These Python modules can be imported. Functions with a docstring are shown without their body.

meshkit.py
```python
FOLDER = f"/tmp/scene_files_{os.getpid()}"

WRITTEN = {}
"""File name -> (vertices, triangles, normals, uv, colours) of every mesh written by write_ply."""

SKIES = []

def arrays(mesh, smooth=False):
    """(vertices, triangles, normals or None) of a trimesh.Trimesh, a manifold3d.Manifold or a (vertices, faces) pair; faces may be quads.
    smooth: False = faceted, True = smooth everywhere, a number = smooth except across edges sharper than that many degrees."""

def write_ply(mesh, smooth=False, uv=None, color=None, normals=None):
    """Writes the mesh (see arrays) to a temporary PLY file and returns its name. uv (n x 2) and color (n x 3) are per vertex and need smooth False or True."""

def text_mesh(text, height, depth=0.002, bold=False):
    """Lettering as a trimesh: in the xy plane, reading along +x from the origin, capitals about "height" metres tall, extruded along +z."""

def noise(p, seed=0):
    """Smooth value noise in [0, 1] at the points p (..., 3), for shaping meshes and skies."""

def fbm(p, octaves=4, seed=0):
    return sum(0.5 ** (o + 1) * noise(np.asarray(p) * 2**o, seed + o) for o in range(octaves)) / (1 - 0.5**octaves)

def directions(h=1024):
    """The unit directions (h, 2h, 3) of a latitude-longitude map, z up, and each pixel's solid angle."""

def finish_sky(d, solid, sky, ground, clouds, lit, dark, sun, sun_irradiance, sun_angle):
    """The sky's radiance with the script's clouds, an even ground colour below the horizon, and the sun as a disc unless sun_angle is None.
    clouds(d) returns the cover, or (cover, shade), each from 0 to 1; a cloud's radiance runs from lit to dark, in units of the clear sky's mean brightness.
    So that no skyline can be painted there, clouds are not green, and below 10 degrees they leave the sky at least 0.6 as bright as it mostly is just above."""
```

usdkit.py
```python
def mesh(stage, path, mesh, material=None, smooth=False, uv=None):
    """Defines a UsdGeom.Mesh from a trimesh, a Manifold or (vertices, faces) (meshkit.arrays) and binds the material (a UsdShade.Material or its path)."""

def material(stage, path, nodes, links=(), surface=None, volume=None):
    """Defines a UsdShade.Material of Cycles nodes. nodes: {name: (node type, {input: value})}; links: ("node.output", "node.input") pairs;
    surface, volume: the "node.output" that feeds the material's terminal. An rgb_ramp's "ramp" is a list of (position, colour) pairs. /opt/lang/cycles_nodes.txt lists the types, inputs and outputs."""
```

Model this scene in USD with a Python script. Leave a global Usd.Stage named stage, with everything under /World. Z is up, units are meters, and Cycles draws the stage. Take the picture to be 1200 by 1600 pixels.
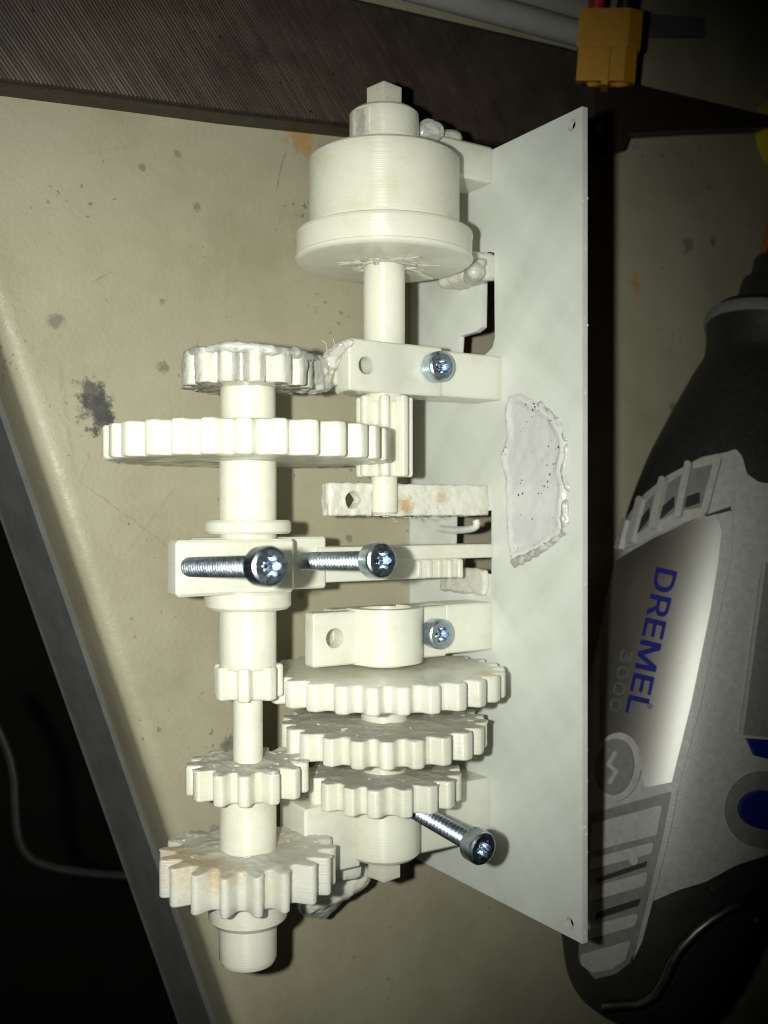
import math, random
import numpy as np, trimesh, usdkit, meshkit
import manifold3d as m3
from manifold3d import Manifold, CrossSection
from shapely.geometry import Polygon, LineString, Point
from shapely.ops import unary_union
from pxr import Usd, UsdGeom, UsdLux, UsdShade, Gf, Sdf

random.seed(7)
rng = np.random.default_rng(7)
stage = Usd.Stage.CreateInMemory()
UsdGeom.SetStageUpAxis(stage, 'Z'); UsdGeom.SetStageMetersPerUnit(stage, 1.0)
UsdGeom.Xform.Define(stage, '/World')

# ------------------------------------------------------------------ camera, flash, exposure
# everything below is written in millimetres; the table top is z = 0, the bracket's foot lies on x = 0
F = 1600.0
TH = math.radians(32.1)
SN, CS = math.sin(TH), math.cos(TH)
EX, EY, EZ = np.array([CS, 0, SN]), np.array([0, 1.0, 0]), np.array([-SN, 0, CS])
CAM = np.array([-121.6, 0.0, 183.4])
cam = UsdGeom.Camera.Define(stage, '/World/camera')
M = Gf.Matrix4d(*EX, 0, *EY, 0, *EZ, 0, *(CAM * .001), 1)
cam.AddTransformOp().Set(M)
cam.CreateHorizontalApertureAttr(36.0); cam.CreateVerticalApertureAttr(48.0)
cam.CreateFocalLengthAttr(36.0 * F / 1200)
cam.CreateClippingRangeAttr(Gf.Vec2f(0.02, 50))
cam.CreateFStopAttr(36.0); cam.CreateFocusDistanceAttr(0.172)
cam.CreateExposureAttr(0.0)

# the phone's flash: a small lamp beside the lens with a soft beam
FLASH = CAM + EX * -16.5 + EY * 2.0
fl = UsdLux.SphereLight.Define(stage, '/World/phone_flash')
fl.CreateRadiusAttr(0.0022); fl.CreateNormalizeAttr(True)
fl.CreateIntensityAttr(0.60)
fl.CreateColorAttr(Gf.Vec3f(0.98, 1.0, 0.90))
AIM = np.array([-0.10, -0.01, -1.0])
az = -(EX * AIM[0] + EY * AIM[1] + EZ * AIM[2]); az /= np.linalg.norm(az)
ax = np.cross(EY, az); ax /= np.linalg.norm(ax); ay = np.cross(az, ax)
fl.AddTransformOp().Set(Gf.Matrix4d(*ax, 0, *ay, 0, *az, 0, *(FLASH * .001), 1))
sh = UsdLux.ShapingAPI.Apply(fl.GetPrim())
sh.CreateShapingConeAngleAttr(38.5); sh.CreateShapingConeSoftnessAttr(1.0)


def ray(px, py):
    return EX * (px - 600) / F - EY * (py - 800) / F - EZ

def on(px, py, axis, val):
    d = ray(px, py)
    return CAM + d * ((val - CAM[axis]) / d[axis])

def onW(px, py, w=0.0): return on(px, py, 2, w)
def onU(px, py, u=0.0): return on(px, py, 0, u)

def depth(u, w):
    return -np.dot(np.array([u, 0, w]) - np.array([CAM[0], 0, CAM[2]]), EZ)

def Vat(py, D): return (800 - py) / F * D

# ------------------------------------------------------------------ prim helpers
used = {}
def numbered(parent, name):
    k = (parent, name); n = used.get(k, 0); used[k] = n + 1
    return name if n == 0 else f'{name}_{n:03d}'

def tag(p, label=None, cat=None, group=None, kind=None):
    for k, v in (('label', label), ('category', cat), ('group', group), ('kind', kind)):
        if v: p.SetCustomDataByKey(k, v)
    return p

class Thing:
    def __init__(s, path, base): s.path, s.base = path, np.asarray(base, float)

def thing(name, label, cat, base=(0, 0, 0), group=None, kind=None):
    path = '/World/' + numbered('/World', name)
    x = UsdGeom.Xform.Define(stage, path); x.AddTranslateOp().Set(Gf.Vec3d(*[float(b) * .001 for b in base]))
    tag(x.GetPrim(), label, cat, group, kind)
    return Thing(path, base)

def put(name, mesh, mat, parent=None, smooth=35, label=None, kind=None, cat=None, group=None):
    """a mesh (mm, world coordinates) as one prim under parent (a Thing) or /World"""
    v, f, _ = meshkit.arrays(mesh, False)
    base = parent.base if parent else np.zeros(3)
    v = (v - base) * .001
    pp = parent.path if parent else '/World'
    path = pp + '/' + numbered(pp, name)
    tm = trimesh.Trimesh(v, f, process=False)
    m = usdkit.mesh(stage, path, tm, mat, smooth=smooth)
    tag(m.GetPrim(), label, cat, group, kind)
    return Thing(path, base)

# ------------------------------------------------------------------ materials
def G(name, nodes, links, surface='p.BSDF'):
    return usdkit.material(stage, '/World/Looks/' + name, nodes, links, surface=surface)

def plastic(name, col, rough=.25, layer=(40, 4800, 40), bump=.000055, sss=.38, stain=None, mottling=.05, coarse=0.0, rot=None, aniso=0.0):
    nodes = {
        'g': ('geometry', {}),
        'mp': ('mapping', {'scale': layer, **({'rotation': rot} if rot else {})}),
        'n': ('noise_texture', {'scale': 1.0, 'detail': 2.0, 'roughness': .6}),
        'n2': ('noise_texture', {'scale': 160.0, 'detail': 4.0, 'roughness': .6}),
        'n3': ('noise_texture', {'scale': 900.0, 'detail': 3.0, 'roughness': .65}),
        'hm': ('mix_float', {'fac': coarse, 'use_clamp': True}),
        'b': ('bump', {'strength': 1.0, 'distance': bump}),
        'r': ('rgb_ramp', {'ramp': [(.3, tuple(c * (1 - mottling * q) for c, q in zip(col, (1.5, 1.8, 3.2)))), (.46, col), (.7, tuple(min(.9, c * (1 + mottling * .6)) for c in col))]}),
        'rr': ('map_range', {'from_min': .3, 'from_max': .7, 'to_min': rough - .07, 'to_max': rough + .1}),
        'tg': ('combine_xyz', {'x': 0.0, 'y': 1.0, 'z': 0.0}),
        'p': ('principled_bsdf', {'subsurface_weight': sss, 'subsurface_scale': .0022, 'subsurface_radius': (1, .97, .85), 'ior': 1.5, 'anisotropic': aniso}),
    }
    links = [('g.position', 'mp.vector'), ('mp.vector', 'n.vector'), ('g.position', 'n2.vector'), ('g.position', 'n3.vector'), ('n2.fac', 'r.fac'),
             ('n.fac', 'hm.a'), ('n3.fac', 'hm.b'), ('hm.value' if False else 'hm.result', 'b.height'),
             ('b.normal', 'p.normal'), ('n2.fac', 'rr.value'), ('rr.result', 'p.roughness')]
    if aniso: links.append(('tg.vector', 'p.tangent'))
    last = 'r.color'
    for i, (pos, rad, c, amt) in enumerate(stain or []):
        pos = np.asarray(pos) * .001; rad *= .001
        nodes |= {f'd{i}': ('vector_math', {'math_type': 'distance', 'vector2': tuple(pos)}),
                  f'a{i}': ('math', {'math_type': 'multiply_add', 'value2': rad * 1.6, 'value3': -rad * .8}),
                  f's{i}': ('math', {'math_type': 'add'}),
                  f'm{i}': ('map_range', {'from_min': rad * .35, 'from_max': rad, 'to_min': amt, 'to_max': 0.0, 'clamp': True}),
                  f'x{i}': ('mix_color', {'b': c})}
        links += [('g.position', f'd{i}.vector1'), ('n3.fac', f'a{i}.value1'), (f'd{i}.value', f's{i}.value1'), (f'a{i}.value', f's{i}.value2'),
                  (f's{i}.value', f'm{i}.value'), (f'm{i}.result', f'x{i}.fac'), (last, f'x{i}.a')]
        last = f'x{i}.result'
    links.append((last, 'p.base_color'))
    return G(name, nodes, links)

def simple(name, col, rough=.5, metal=0.0, noise=0.0, nscale=300, bump=0.0, bscale=900, coat=0.0, spec=.5):
    nodes = {'g': ('geometry', {}),
             'n': ('noise_texture', {'scale': nscale, 'detail': 5.0, 'roughness': .65}),
             'n2': ('noise_texture', {'scale': bscale, 'detail': 4.0}),
             'r': ('rgb_ramp', {'ramp': [(.3, tuple(c * (1 - noise) for c in col)), (.7, tuple(min(1, c * (1 + noise)) for c in col))]}),
             'b': ('bump', {'strength': 1.0, 'distance': bump}),
             'rr': ('map_range', {'from_min': .3, 'from_max': .7, 'to_min': max(.03, rough - .08), 'to_max': min(1, rough + .08)}),
             'p': ('principled_bsdf', {'metallic': metal, 'coat_weight': coat, 'specular_ior_level': spec})}
    links = [('g.position', 'n.vector'), ('g.position', 'n2.vector'), ('n.fac', 'r.fac'), ('r.color', 'p.base_color'), ('n.fac', 'rr.value'), ('rr.result', 'p.roughness')]
    if bump: links += [('n2.fac', 'b.height'), ('b.normal', 'p.normal')]
    return G(name, nodes, links)

RUST = (.48, .24, .07)
AW = 27.4                                   # height of both shaft axes
MU = -23.7                                  # the middle shaft
LU = -50.4                                  # the left shaft
MD, LD = depth(MU, AW), depth(LU, AW)

WHITE = (.83, .825, .68)
M_white = plastic('white_plastic', WHITE, aniso=.85, rough=.3)
M_plate = G('plate_plastic', {
    'g': ('geometry', {}), 'ra': ('vector_rotate', {'rotate_type': 'x_axis', 'angle': .785}), 'rb': ('vector_rotate', {'rotate_type': 'x_axis', 'angle': -.785}), 'ma': ('mapping', {'scale': (1, 16, 130)}), 'mb': ('mapping', {'scale': (1, 16, 130)}),
    'na': ('noise_texture', {'scale': 1.0, 'detail': 3.0, 'roughness': .55}), 'nb': ('noise_texture', {'scale': 1.0, 'detail': 3.0, 'roughness': .55}),
    'nc': ('noise_texture', {'scale': 45.0, 'detail': 5.0, 'roughness': .65}), 'nd': ('noise_texture', {'scale': 1300.0, 'detail': 2.0}),
    's': ('math', {'math_type': 'add'}), 's2': ('math', {'math_type': 'multiply_add', 'value2': .8}), 's3': ('math', {'math_type': 'multiply', 'value2': .3572}),
    'r': ('rgb_ramp', {'ramp': [(.34, (.58, .575, .525)), (.42, (.685, .68, .63)), (.49, (.735, .73, .685)), (.52, (.75, .745, .70)), (.6, (.80, .795, .75)), (.7, (.82, .815, .775))]}),
    'h': ('math', {'math_type': 'multiply_add', 'value2': .3}), 'b': ('bump', {'strength': 1.0, 'distance': .00007}),
    'rr': ('map_range', {'from_min': .35, 'from_max': .65, 'to_min': .34, 'to_max': .5}),
    'p': ('principled_bsdf', {'ior': 1.46, 'subsurface_weight': .1, 'subsurface_scale': .0015})},
    [('g.position', 'ra.vector'), ('g.position', 'rb.vector'), ('ra.vector', 'ma.vector'), ('rb.vector', 'mb.vector'), ('ma.vector', 'na.vector'), ('mb.vector', 'nb.vector'), ('g.position', 'nc.vector'), ('g.position', 'nd.vector'),
     ('na.fac', 's.value1'), ('nb.fac', 's.value2'), ('nc.fac', 's2.value1'), ('s.value', 's2.value3'), ('s2.value', 's3.value1'), ('s3.value', 'r.fac'), ('r.color', 'p.base_color'),
     ('nd.fac', 'h.value1'), ('s.value', 'h.value3'), ('h.value', 'b.height'), ('b.normal', 'p.normal'), ('nc.fac', 'rr.value'), ('rr.result', 'p.roughness')])
M_arm = plastic('arm_plastic', (.81, .81, .685), layer=(60, 60, 5200), bump=.00003)
M_rough = plastic('rough_plastic', (.81, .80, .69), rough=.45, coarse=.8, bump=.00035,
                  stain=[(onW(634, 790, 27.4), 2.2, RUST, .8), (onW(690, 778, 27.4), 1.6, RUST, .5), (onW(662, 800, 26), 1.5, RUST, .4)])
VA_, VZ_ = (800 - 1075) / F * (MD - 21.7), (800 - 1374) / F * (LD - 14.6)
def onV(x, y, v): return on(x, y, 1, v)
M_gearA = plastic('stained_gear_plastic', (.81, .805, .69), coarse=.25, bump=.00006,
                  stain=[(onV(758, 1052, VA_), 3.2, (.60, .40, .18), .7), (onV(556, 1058, VA_), 4.2, (.68, .54, .3), .5), (onV(640, 1040, VA_), 7.0, (.66, .61, .46), .5)])
M_flake = plastic('flaky_gear_plastic', sss=.6, col= (.83, .82, .71), rough=.45, coarse=.85, bump=.00022)
M_gearL = plastic('rust_stained_gear_plastic', sss=.5, col= (.83, .82, .71), rough=.42, coarse=.5, bump=.00014,
                  stain=[(onV(300, 1345, VZ_), 6.5, (.66, .48, .24), .65), (onV(345, 1360, VZ_), 4.5, (.64, .42, .18), .6), (onV(272, 1330, VZ_), 3.5, (.62, .40, .17), .6), (onV(430, 1318, VZ_), 5.0, (.68, .55, .34), .45), (onV(480, 1300, VZ_), 4.5, (.68, .55, .34), .4)])
M_screw = simple('zinc_steel', (.54, .62, .72), rough=.34, metal=1.0, noise=.12, nscale=1500)
M_screw_dark = simple('zinc_steel_recess', (.42, .50, .60), rough=.2, metal=1.0, noise=.2, nscale=2500)
M_glue = G('hot_glue', {'g': ('geometry', {}), 'n': ('noise_texture', {'scale': 420.0, 'detail': 3.0}), 'b': ('bump', {'strength': 1.0, 'distance': .0005}),
                        'fr': ('fresnel', {'IOR': 1.5}), 't': ('transparent_bsdf', {'color': (.975, .975, .96)}), 'p': ('principled_bsdf', {'base_color': (.92, .92, .88), 'roughness': .3}),
                        'gl': ('glossy_bsdf', {'color': (1, 1, 1), 'roughness': .13}), 'm': ('mix_closure', {'fac': .36}), 'm2': ('mix_closure', {})},
           [('g.position', 'n.vector'), ('n.fac', 'b.height'), ('b.normal', 'p.normal'), ('b.normal', 'fr.normal'), ('b.normal', 'gl.normal'), ('fr.fac', 'm2.fac'),
            ('t.BSDF', 'm.closure1'), ('p.BSDF', 'm.closure2'), ('m.closure', 'm2.closure1'), ('gl.BSDF', 'm2.closure2')], surface='m2.closure')
M_patch = G('clear_patch', {'g': ('geometry', {}), 'v': ('voronoi_texture', {'scale': 900.0, 'randomness': 1.0}),
                            'wn': ('noise_texture', {'scale': 210.0, 'detail': 3.0}),
                            'gate': ('map_range', {'from_min': .42, 'from_max': .62, 'to_min': 0.0, 'to_max': .22, 'clamp': True}),
                            'cmp': ('math', {'math_type': 'less_than'}),
                            'mx': ('mix_color', {'a': (.665, .66, .665), 'b': (.06, .055, .05)}),
                            'n': ('noise_texture', {'scale': 260.0, 'detail': 4.0}), 'b': ('bump', {'strength': 1.0, 'distance': .0004}),
                            'p': ('principled_bsdf', {'roughness': .22, 'ior': 1.48, 'coat_weight': .4})},
            [('g.position', 'v.vector'), ('g.position', 'wn.vector'), ('wn.fac', 'gate.value'), ('v.distance', 'cmp.value1'), ('gate.result', 'cmp.value2'),
             ('cmp.value', 'mx.fac'), ('mx.result', 'p.base_color'), ('g.position', 'n.vector'), ('n.fac', 'b.height'), ('b.normal', 'p.normal')])
M_file = simple('file_steel', (.031, .0232, .0168), rough=.5, metal=.2, noise=.12, nscale=500, bump=.0001)
M_file_teeth = simple('file_teeth_steel', (.047, .034, .0235), rough=.46, metal=.2, noise=.3, nscale=90)
M_tube = simple('tube_plastic', (.36, .37, .335), rough=.35, noise=.05)
M_xt = simple('amber_nylon', (.43, .215, .018), rough=.5, noise=.08, bump=.00004, spec=.25)
M_brass = simple('brass', (.75, .55, .18), rough=.3, metal=1.0, noise=.1)
M_red = simple('red_silicone', (.42, .02, .025), rough=.4)
M_blackwire = simple('black_silicone', (.012, .012, .012), rough=.4)
M_housing = simple('grey_housing', (.36, .36, .34), rough=.42, noise=.12, nscale=700, bump=.00004, bscale=2500)
M_housing_d = simple('dark_grey_housing', (.18, .18, .17), rough=.5, noise=.15, nscale=600)
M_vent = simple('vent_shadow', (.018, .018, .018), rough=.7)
M_rubber = simple('black_rubber', (.018, .018, .018), rough=.55, noise=.2, nscale=900, bump=.00005)
M_silver = simple('silver_label', (.46, .46, .435), rough=.47, metal=1.0, noise=0.0, nscale=2)
M_chrome = simple('chrome_trim', (.7, .7, .68), rough=.18, metal=1.0)
M_ink = simple('blue_ink', (.012, .014, .16), rough=.4)
M_inkgrey = simple('grey_ink', (.10, .10, .10), rough=.4)
M_blue = simple('blue_plastic', (.006, .012, .14), rough=.3)
M_wire = simple('dull_steel_wire', (.14, .14, .135), rough=.4, metal=1.0)
M_yellow = simple('yellow_plastic', (.55, .46, .03), rough=.4, noise=.2)
M_orange = simple('orange_plastic', (.40, .13, .03), rough=.4, noise=.1)
M_grey = simple('grey_edging', (.115, .118, .12), rough=.45, noise=.15, nscale=120, bump=.00003)
M_floor = simple('dark_floor', (.03, .028, .026), rough=.8, noise=.3, nscale=20)
M_cable = simple('grey_cable', (.010, .010, .010), rough=.5)

# table laminate: cream, soiled, scratched, with its own stains
def table_mat():
    P = lambda x, y: tuple(onW(x, y) * .001)
    nodes = {'g': ('geometry', {}),
             'n1': ('noise_texture', {'scale': 28.0, 'detail': 6.0, 'roughness': .65}),
             'n2': ('noise_texture', {'scale': 260.0, 'detail': 5.0, 'roughness': .7}),
             'n3': ('noise_texture', {'scale': 900.0, 'detail': 4.0, 'roughness': .7}),
             'r1': ('rgb_ramp', {'ramp': [(.3, (.268, .246, .166)), (.5, (.332, .309, .222)), (.7, (.36, .338, .253))]}),
             'm2': ('map_range', {'from_min': .5, 'from_max': .72, 'to_min': 0.0, 'to_max': .6, 'clamp': True}),
             'x2': ('mix_color', {'b': (.225, .20, .145)}),
             'gate': ('map_range', {'from_min': .5, 'from_max': .62, 'to_min': .58, 'to_max': .42, 'clamp': True}),
             'v': ('voronoi_texture', {'scale': 520.0, 'detail': 0.0}), 'vj': ('mix_vector', {'fac': .0022, 'use_clamp': True}),
             'vn': ('noise_texture', {'scale': 60.0, 'detail': 3.0}),
             'vg': ('map_range', {'from_min': .48, 'from_max': .72, 'to_min': 0.0, 'to_max': .28, 'clamp': True}),
             'vc': ('math', {'math_type': 'less_than'}),
             'vm': ('math', {'math_type': 'multiply', 'value2': .62}),
             'x3': ('mix_color', {'b': (.10, .09, .065)}),
             'b': ('bump', {'strength': 1.0, 'distance': .00012}),
             'm4': ('map_range', {'from_min': .5, 'from_max': .66, 'to_min': 0.0, 'to_max': .5, 'clamp': True}), 'x4': ('mix_color', {'b': (.19, .165, .115)}),
             'rr': ('map_range', {'from_min': .3, 'from_max': .7, 'to_min': .36, 'to_max': .6}),
             'p': ('principled_bsdf', {'ior': 1.45})}
    links = [('g.position', f'{n}.vector') for n in ('n1', 'n2', 'n3', 'vn')] + [('g.position', 'vj.a'), ('n3.color', 'vj.b'), ('vj.result', 'v.vector')]
    links += [('n1.fac', 'r1.fac'), ('n2.fac', 'm2.value'), ('m2.result', 'x2.fac'), ('r1.color', 'x2.a'),
              ('vn.fac', 'vg.value'), ('v.distance', 'vc.value1'), ('vg.result', 'vc.value2'), ('vc.value', 'vm.value1'), ('vm.value', 'x3.fac'), ('x2.result', 'x3.a'),
              ('n3.fac', 'b.height'), ('b.normal', 'p.normal'), ('n2.fac', 'rr.value'), ('rr.result', 'p.roughness')]
    links += [('n3.fac', 'm4.value'), ('m4.result', 'x4.fac'), ('x3.result', 'x4.a')]
    last = 'x4.result'
    INK, DARK = (.055, .055, .055), (.10, .095, .075)
    spots = [((144, 612), 2.6, INK, .85), ((152, 640), 3.6, INK, .95), ((162, 662), 2.4, INK, .8), ((88, 500), 1.5, DARK, .8),  
             ((254, 573), 1.5, DARK, .6), ((470, 214), 3.4, (.36, .19, .04), .9), ((308, 322), 1.0, DARK, .8), ((362, 1160), 1.8, DARK, .9),
             ((352, 1165), 1.4, DARK, .8),  ((1075, 385), 2.2, (.14, .12, .09), .8), ((1114, 378), 1.6, (.07, .06, .04), .8), ((990, 432), 2.2, (.40, .20, .06), .6), ((995, 450), 2.0, (.40, .20, .06), .6), ((1050, 635), 1.4, DARK, .8),
              ((252, 470), 1.0, DARK, .7),  ((222, 262), .8, DARK, .7), ((278, 240), .8, DARK, .6),  ((470, 930), 1.0, DARK, .6), ((545, 840), 1.2, DARK, .8), ]
    for i, (pp, rad, c, amt) in enumerate(spots):
        rad *= .001
        amt *= 1.0 if c == INK else .75
        nodes |= {f'd{i}': ('vector_math', {'math_type': 'distance', 'vector2': P(*pp)}),
                  f'a{i}': ('math', {'math_type': 'multiply_add', 'value2': rad * 4.4, 'value3': -rad * 2.2}), f'e{i}': ('mix_float', {'fac': .35}),
                  f's{i}': ('math', {'math_type': 'add'}),
                  f'm{i}': ('map_range', {'from_min': rad * .55, 'from_max': rad * 1.05, 'to_min': amt, 'to_max': 0.0, 'clamp': True}),
                  f'y{i}': ('mix_color', {'b': c})}
        links += [('g.position', f'd{i}.vector1'), (f'e{i}.result', f'a{i}.value1'), ('n2.fac', f'e{i}.a'), ('n3.fac', f'e{i}.b'), (f'd{i}.value', f's{i}.value1'), (f'a{i}.value', f's{i}.value2'),
                  (f's{i}.value', f'm{i}.value'), (f'm{i}.result', f'y{i}.fac'), (last, f'y{i}.a')]
        last = f'y{i}.result'
    # scratches: (x0,y0,x1,y1,width mm, colour, strength)
    scr = [(115, 745, 345, 915, .20, (.2, .17, .11), .7), (195, 868, 275, 760, .18, (.2, .17, .11), .6), (432, 298, 445, 235, .28, (.13, .11, .07), .8), (92, 560, 118, 750, .7, (.22, .19, .13), .45),
           (120, 243, 210, 225, .2, (.25, .22, .15), .5), (143, 443, 175, 424, .3, (.15, .13, .09), .6), (80, 388, 78, 520, .35, (.3, .27, .19), .4), (360, 400, 352, 480, .5, (.26, .23, .16), .4),
           (120, 775, 142, 700, .3, (.24, .2, .14), .5), (1150, 300, 1120, 420, .4, (.3, .28, .2), .3)]
    for i, (x0, y0, x1, y1, w, c, amt) in enumerate(scr):
        a, b = onW(x0, y0) * .001, onW(x1, y1) * .001
        L = np.linalg.norm(b - a); ang = math.atan2(b[1] - a[1], b[0] - a[0])
        # into the scratch's own frame: along x, across y (plain vector arithmetic on the point's place on the table)
        t = (b - a) / L; nn = np.array([-t[1], t[0], 0])
        mid = (a + b) / 2
        amt *= .7
        nodes |= {f'sv{i}': ('vector_math', {'math_type': 'subtract', 'vector2': tuple(mid)}),
                  f'su{i}': ('vector_math', {'math_type': 'dot_product', 'vector2': tuple(t)}),
                  f'sw{i}': ('vector_math', {'math_type': 'dot_product', 'vector2': tuple(nn)}),
                  f'sj{i}': ('math', {'math_type': 'multiply_add', 'value2': .0016, 'value3': -.0008}),
                  f'sa{i}': ('math', {'math_type': 'add'}),
                  f'sb{i}': ('math', {'math_type': 'absolute'}), f'sc{i}': ('math', {'math_type': 'absolute'}),
                  f'sd{i}': ('map_range', {'from_min': w * .0003, 'from_max': w * .0009, 'to_min': amt, 'to_max': 0.0, 'clamp': True}),
                  f'se{i}': ('map_range', {'from_min': L * .4, 'from_max': L * .52, 'to_min': 1.0, 'to_max': 0.0, 'clamp': True}),
                  f'sk{i}': ('map_range', {'from_min': .35, 'from_max': .55, 'to_min': .15, 'to_max': 1.0, 'clamp': True}),
                  f'sf{i}': ('math', {'math_type': 'multiply'}), f'sg{i}': ('math', {'math_type': 'multiply'}),
                  f'sx{i}': ('mix_color', {'b': c})}
        links += [('g.position', f'sv{i}.vector1'), (f'sv{i}.vector', f'su{i}.vector1'), (f'sv{i}.vector', f'sw{i}.vector1'), ('n2.fac', f'sj{i}.value1'), (f'sw{i}.value', f'sa{i}.value1'), (f'sj{i}.value', f'sa{i}.value2'),
                  (f'sa{i}.value', f'sb{i}.value1'), (f'su{i}.value', f'sc{i}.value1'), (f'sb{i}.value', f'sd{i}.value'), (f'sc{i}.value', f'se{i}.value'),
                  ('n3.fac', f'sk{i}.value'), (f'sd{i}.result', f'sf{i}.value1'), (f'se{i}.result', f'sf{i}.value2'), (f'sf{i}.value', f'sg{i}.value1'), (f'sk{i}.result', f'sg{i}.value2'), (f'sg{i}.value', f'sx{i}.fac'), (last, f'sx{i}.a')]
        last = f'sx{i}.result'
    links.append((last, 'p.base_color'))
    return G('table_laminate', nodes, links)
M_table = table_mat()

# ------------------------------------------------------------------ shape helpers (mm)
def hull(pts): return Manifold.hull_points(np.asarray(pts, float))

def box(lo, hi, ch=.35):
    lo, hi = np.array(lo, float), np.array(hi, float)
    c = min(ch, *(abs(hi - lo) * .45)); pts = []
    for i in (0, 1):
        for j in (0, 1):
            for k in (0, 1):
                p = np.array([(lo, hi)[i][0], (lo, hi)[j][1], (lo, hi)[k][2]]); s = np.array([1 - 2 * i, 1 - 2 * j, 1 - 2 * k]) * c
                pts += [p + s * (0, 1, 1), p + s * (1, 0, 1), p + s * (1, 1, 0)]
    return hull(pts)

def cyl(p0, p1, r, r1=None, n=40):
    p0, p1 = np.asarray(p0, float), np.asarray(p1, float)
    r1 = r if r1 is None else r1
    t = p1 - p0; t /= np.linalg.norm(t)
    a = np.cross(t, [0, 0, 1.0] if abs(t[2]) < .9 else [1.0, 0, 0]); a /= np.linalg.norm(a); b = np.cross(t, a)
    th = np.arange(n) / n * 2 * np.pi
    ring = np.cos(th)[:, None] * a + np.sin(th)[:, None] * b
    return hull(np.vstack([p0 + ring * r, p1 + ring * r1]))

def lathe(prof, u, w, n=72):
    """prof [(r, v)]: turned about the line along y through (u, w); closed at both ends"""
    th = np.arange(n) / n * 2 * np.pi
    V = []
    for r, v in prof:
        V.append(np.stack([u + r * np.cos(th), np.full(n, v), w + r * np.sin(th)], 1))
    V = np.vstack(V); Fc = []
    for k in range(len(prof) - 1):
        for i in range(n):
            j = (i + 1) % n
            Fc += [[k * n + i, k * n + j, (k + 1) * n + j], [k * n + i, (k + 1) * n + j, (k + 1) * n + i]]
    c0, c1 = len(V), len(V) + 1
    V = np.vstack([V, [u, prof[0][1], w], [u, prof[-1][1], w]])
    e = (len(prof) - 1) * n
    for i in range(n):
        j = (i + 1) % n
        Fc += [[c0, j, i], [c1, e + i, e + j]]
    m = trimesh.Trimesh(V, Fc, process=False)
    if m.volume < 0: m.invert()
    return m

def turned(r, v0, v1, u, w, ch=.3):
    a, b = min(v0, v1), max(v0, v1)
    return lathe([(r - ch, a), (r, a + ch), (r, b - ch), (r - ch, b)], u, w)

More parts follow.
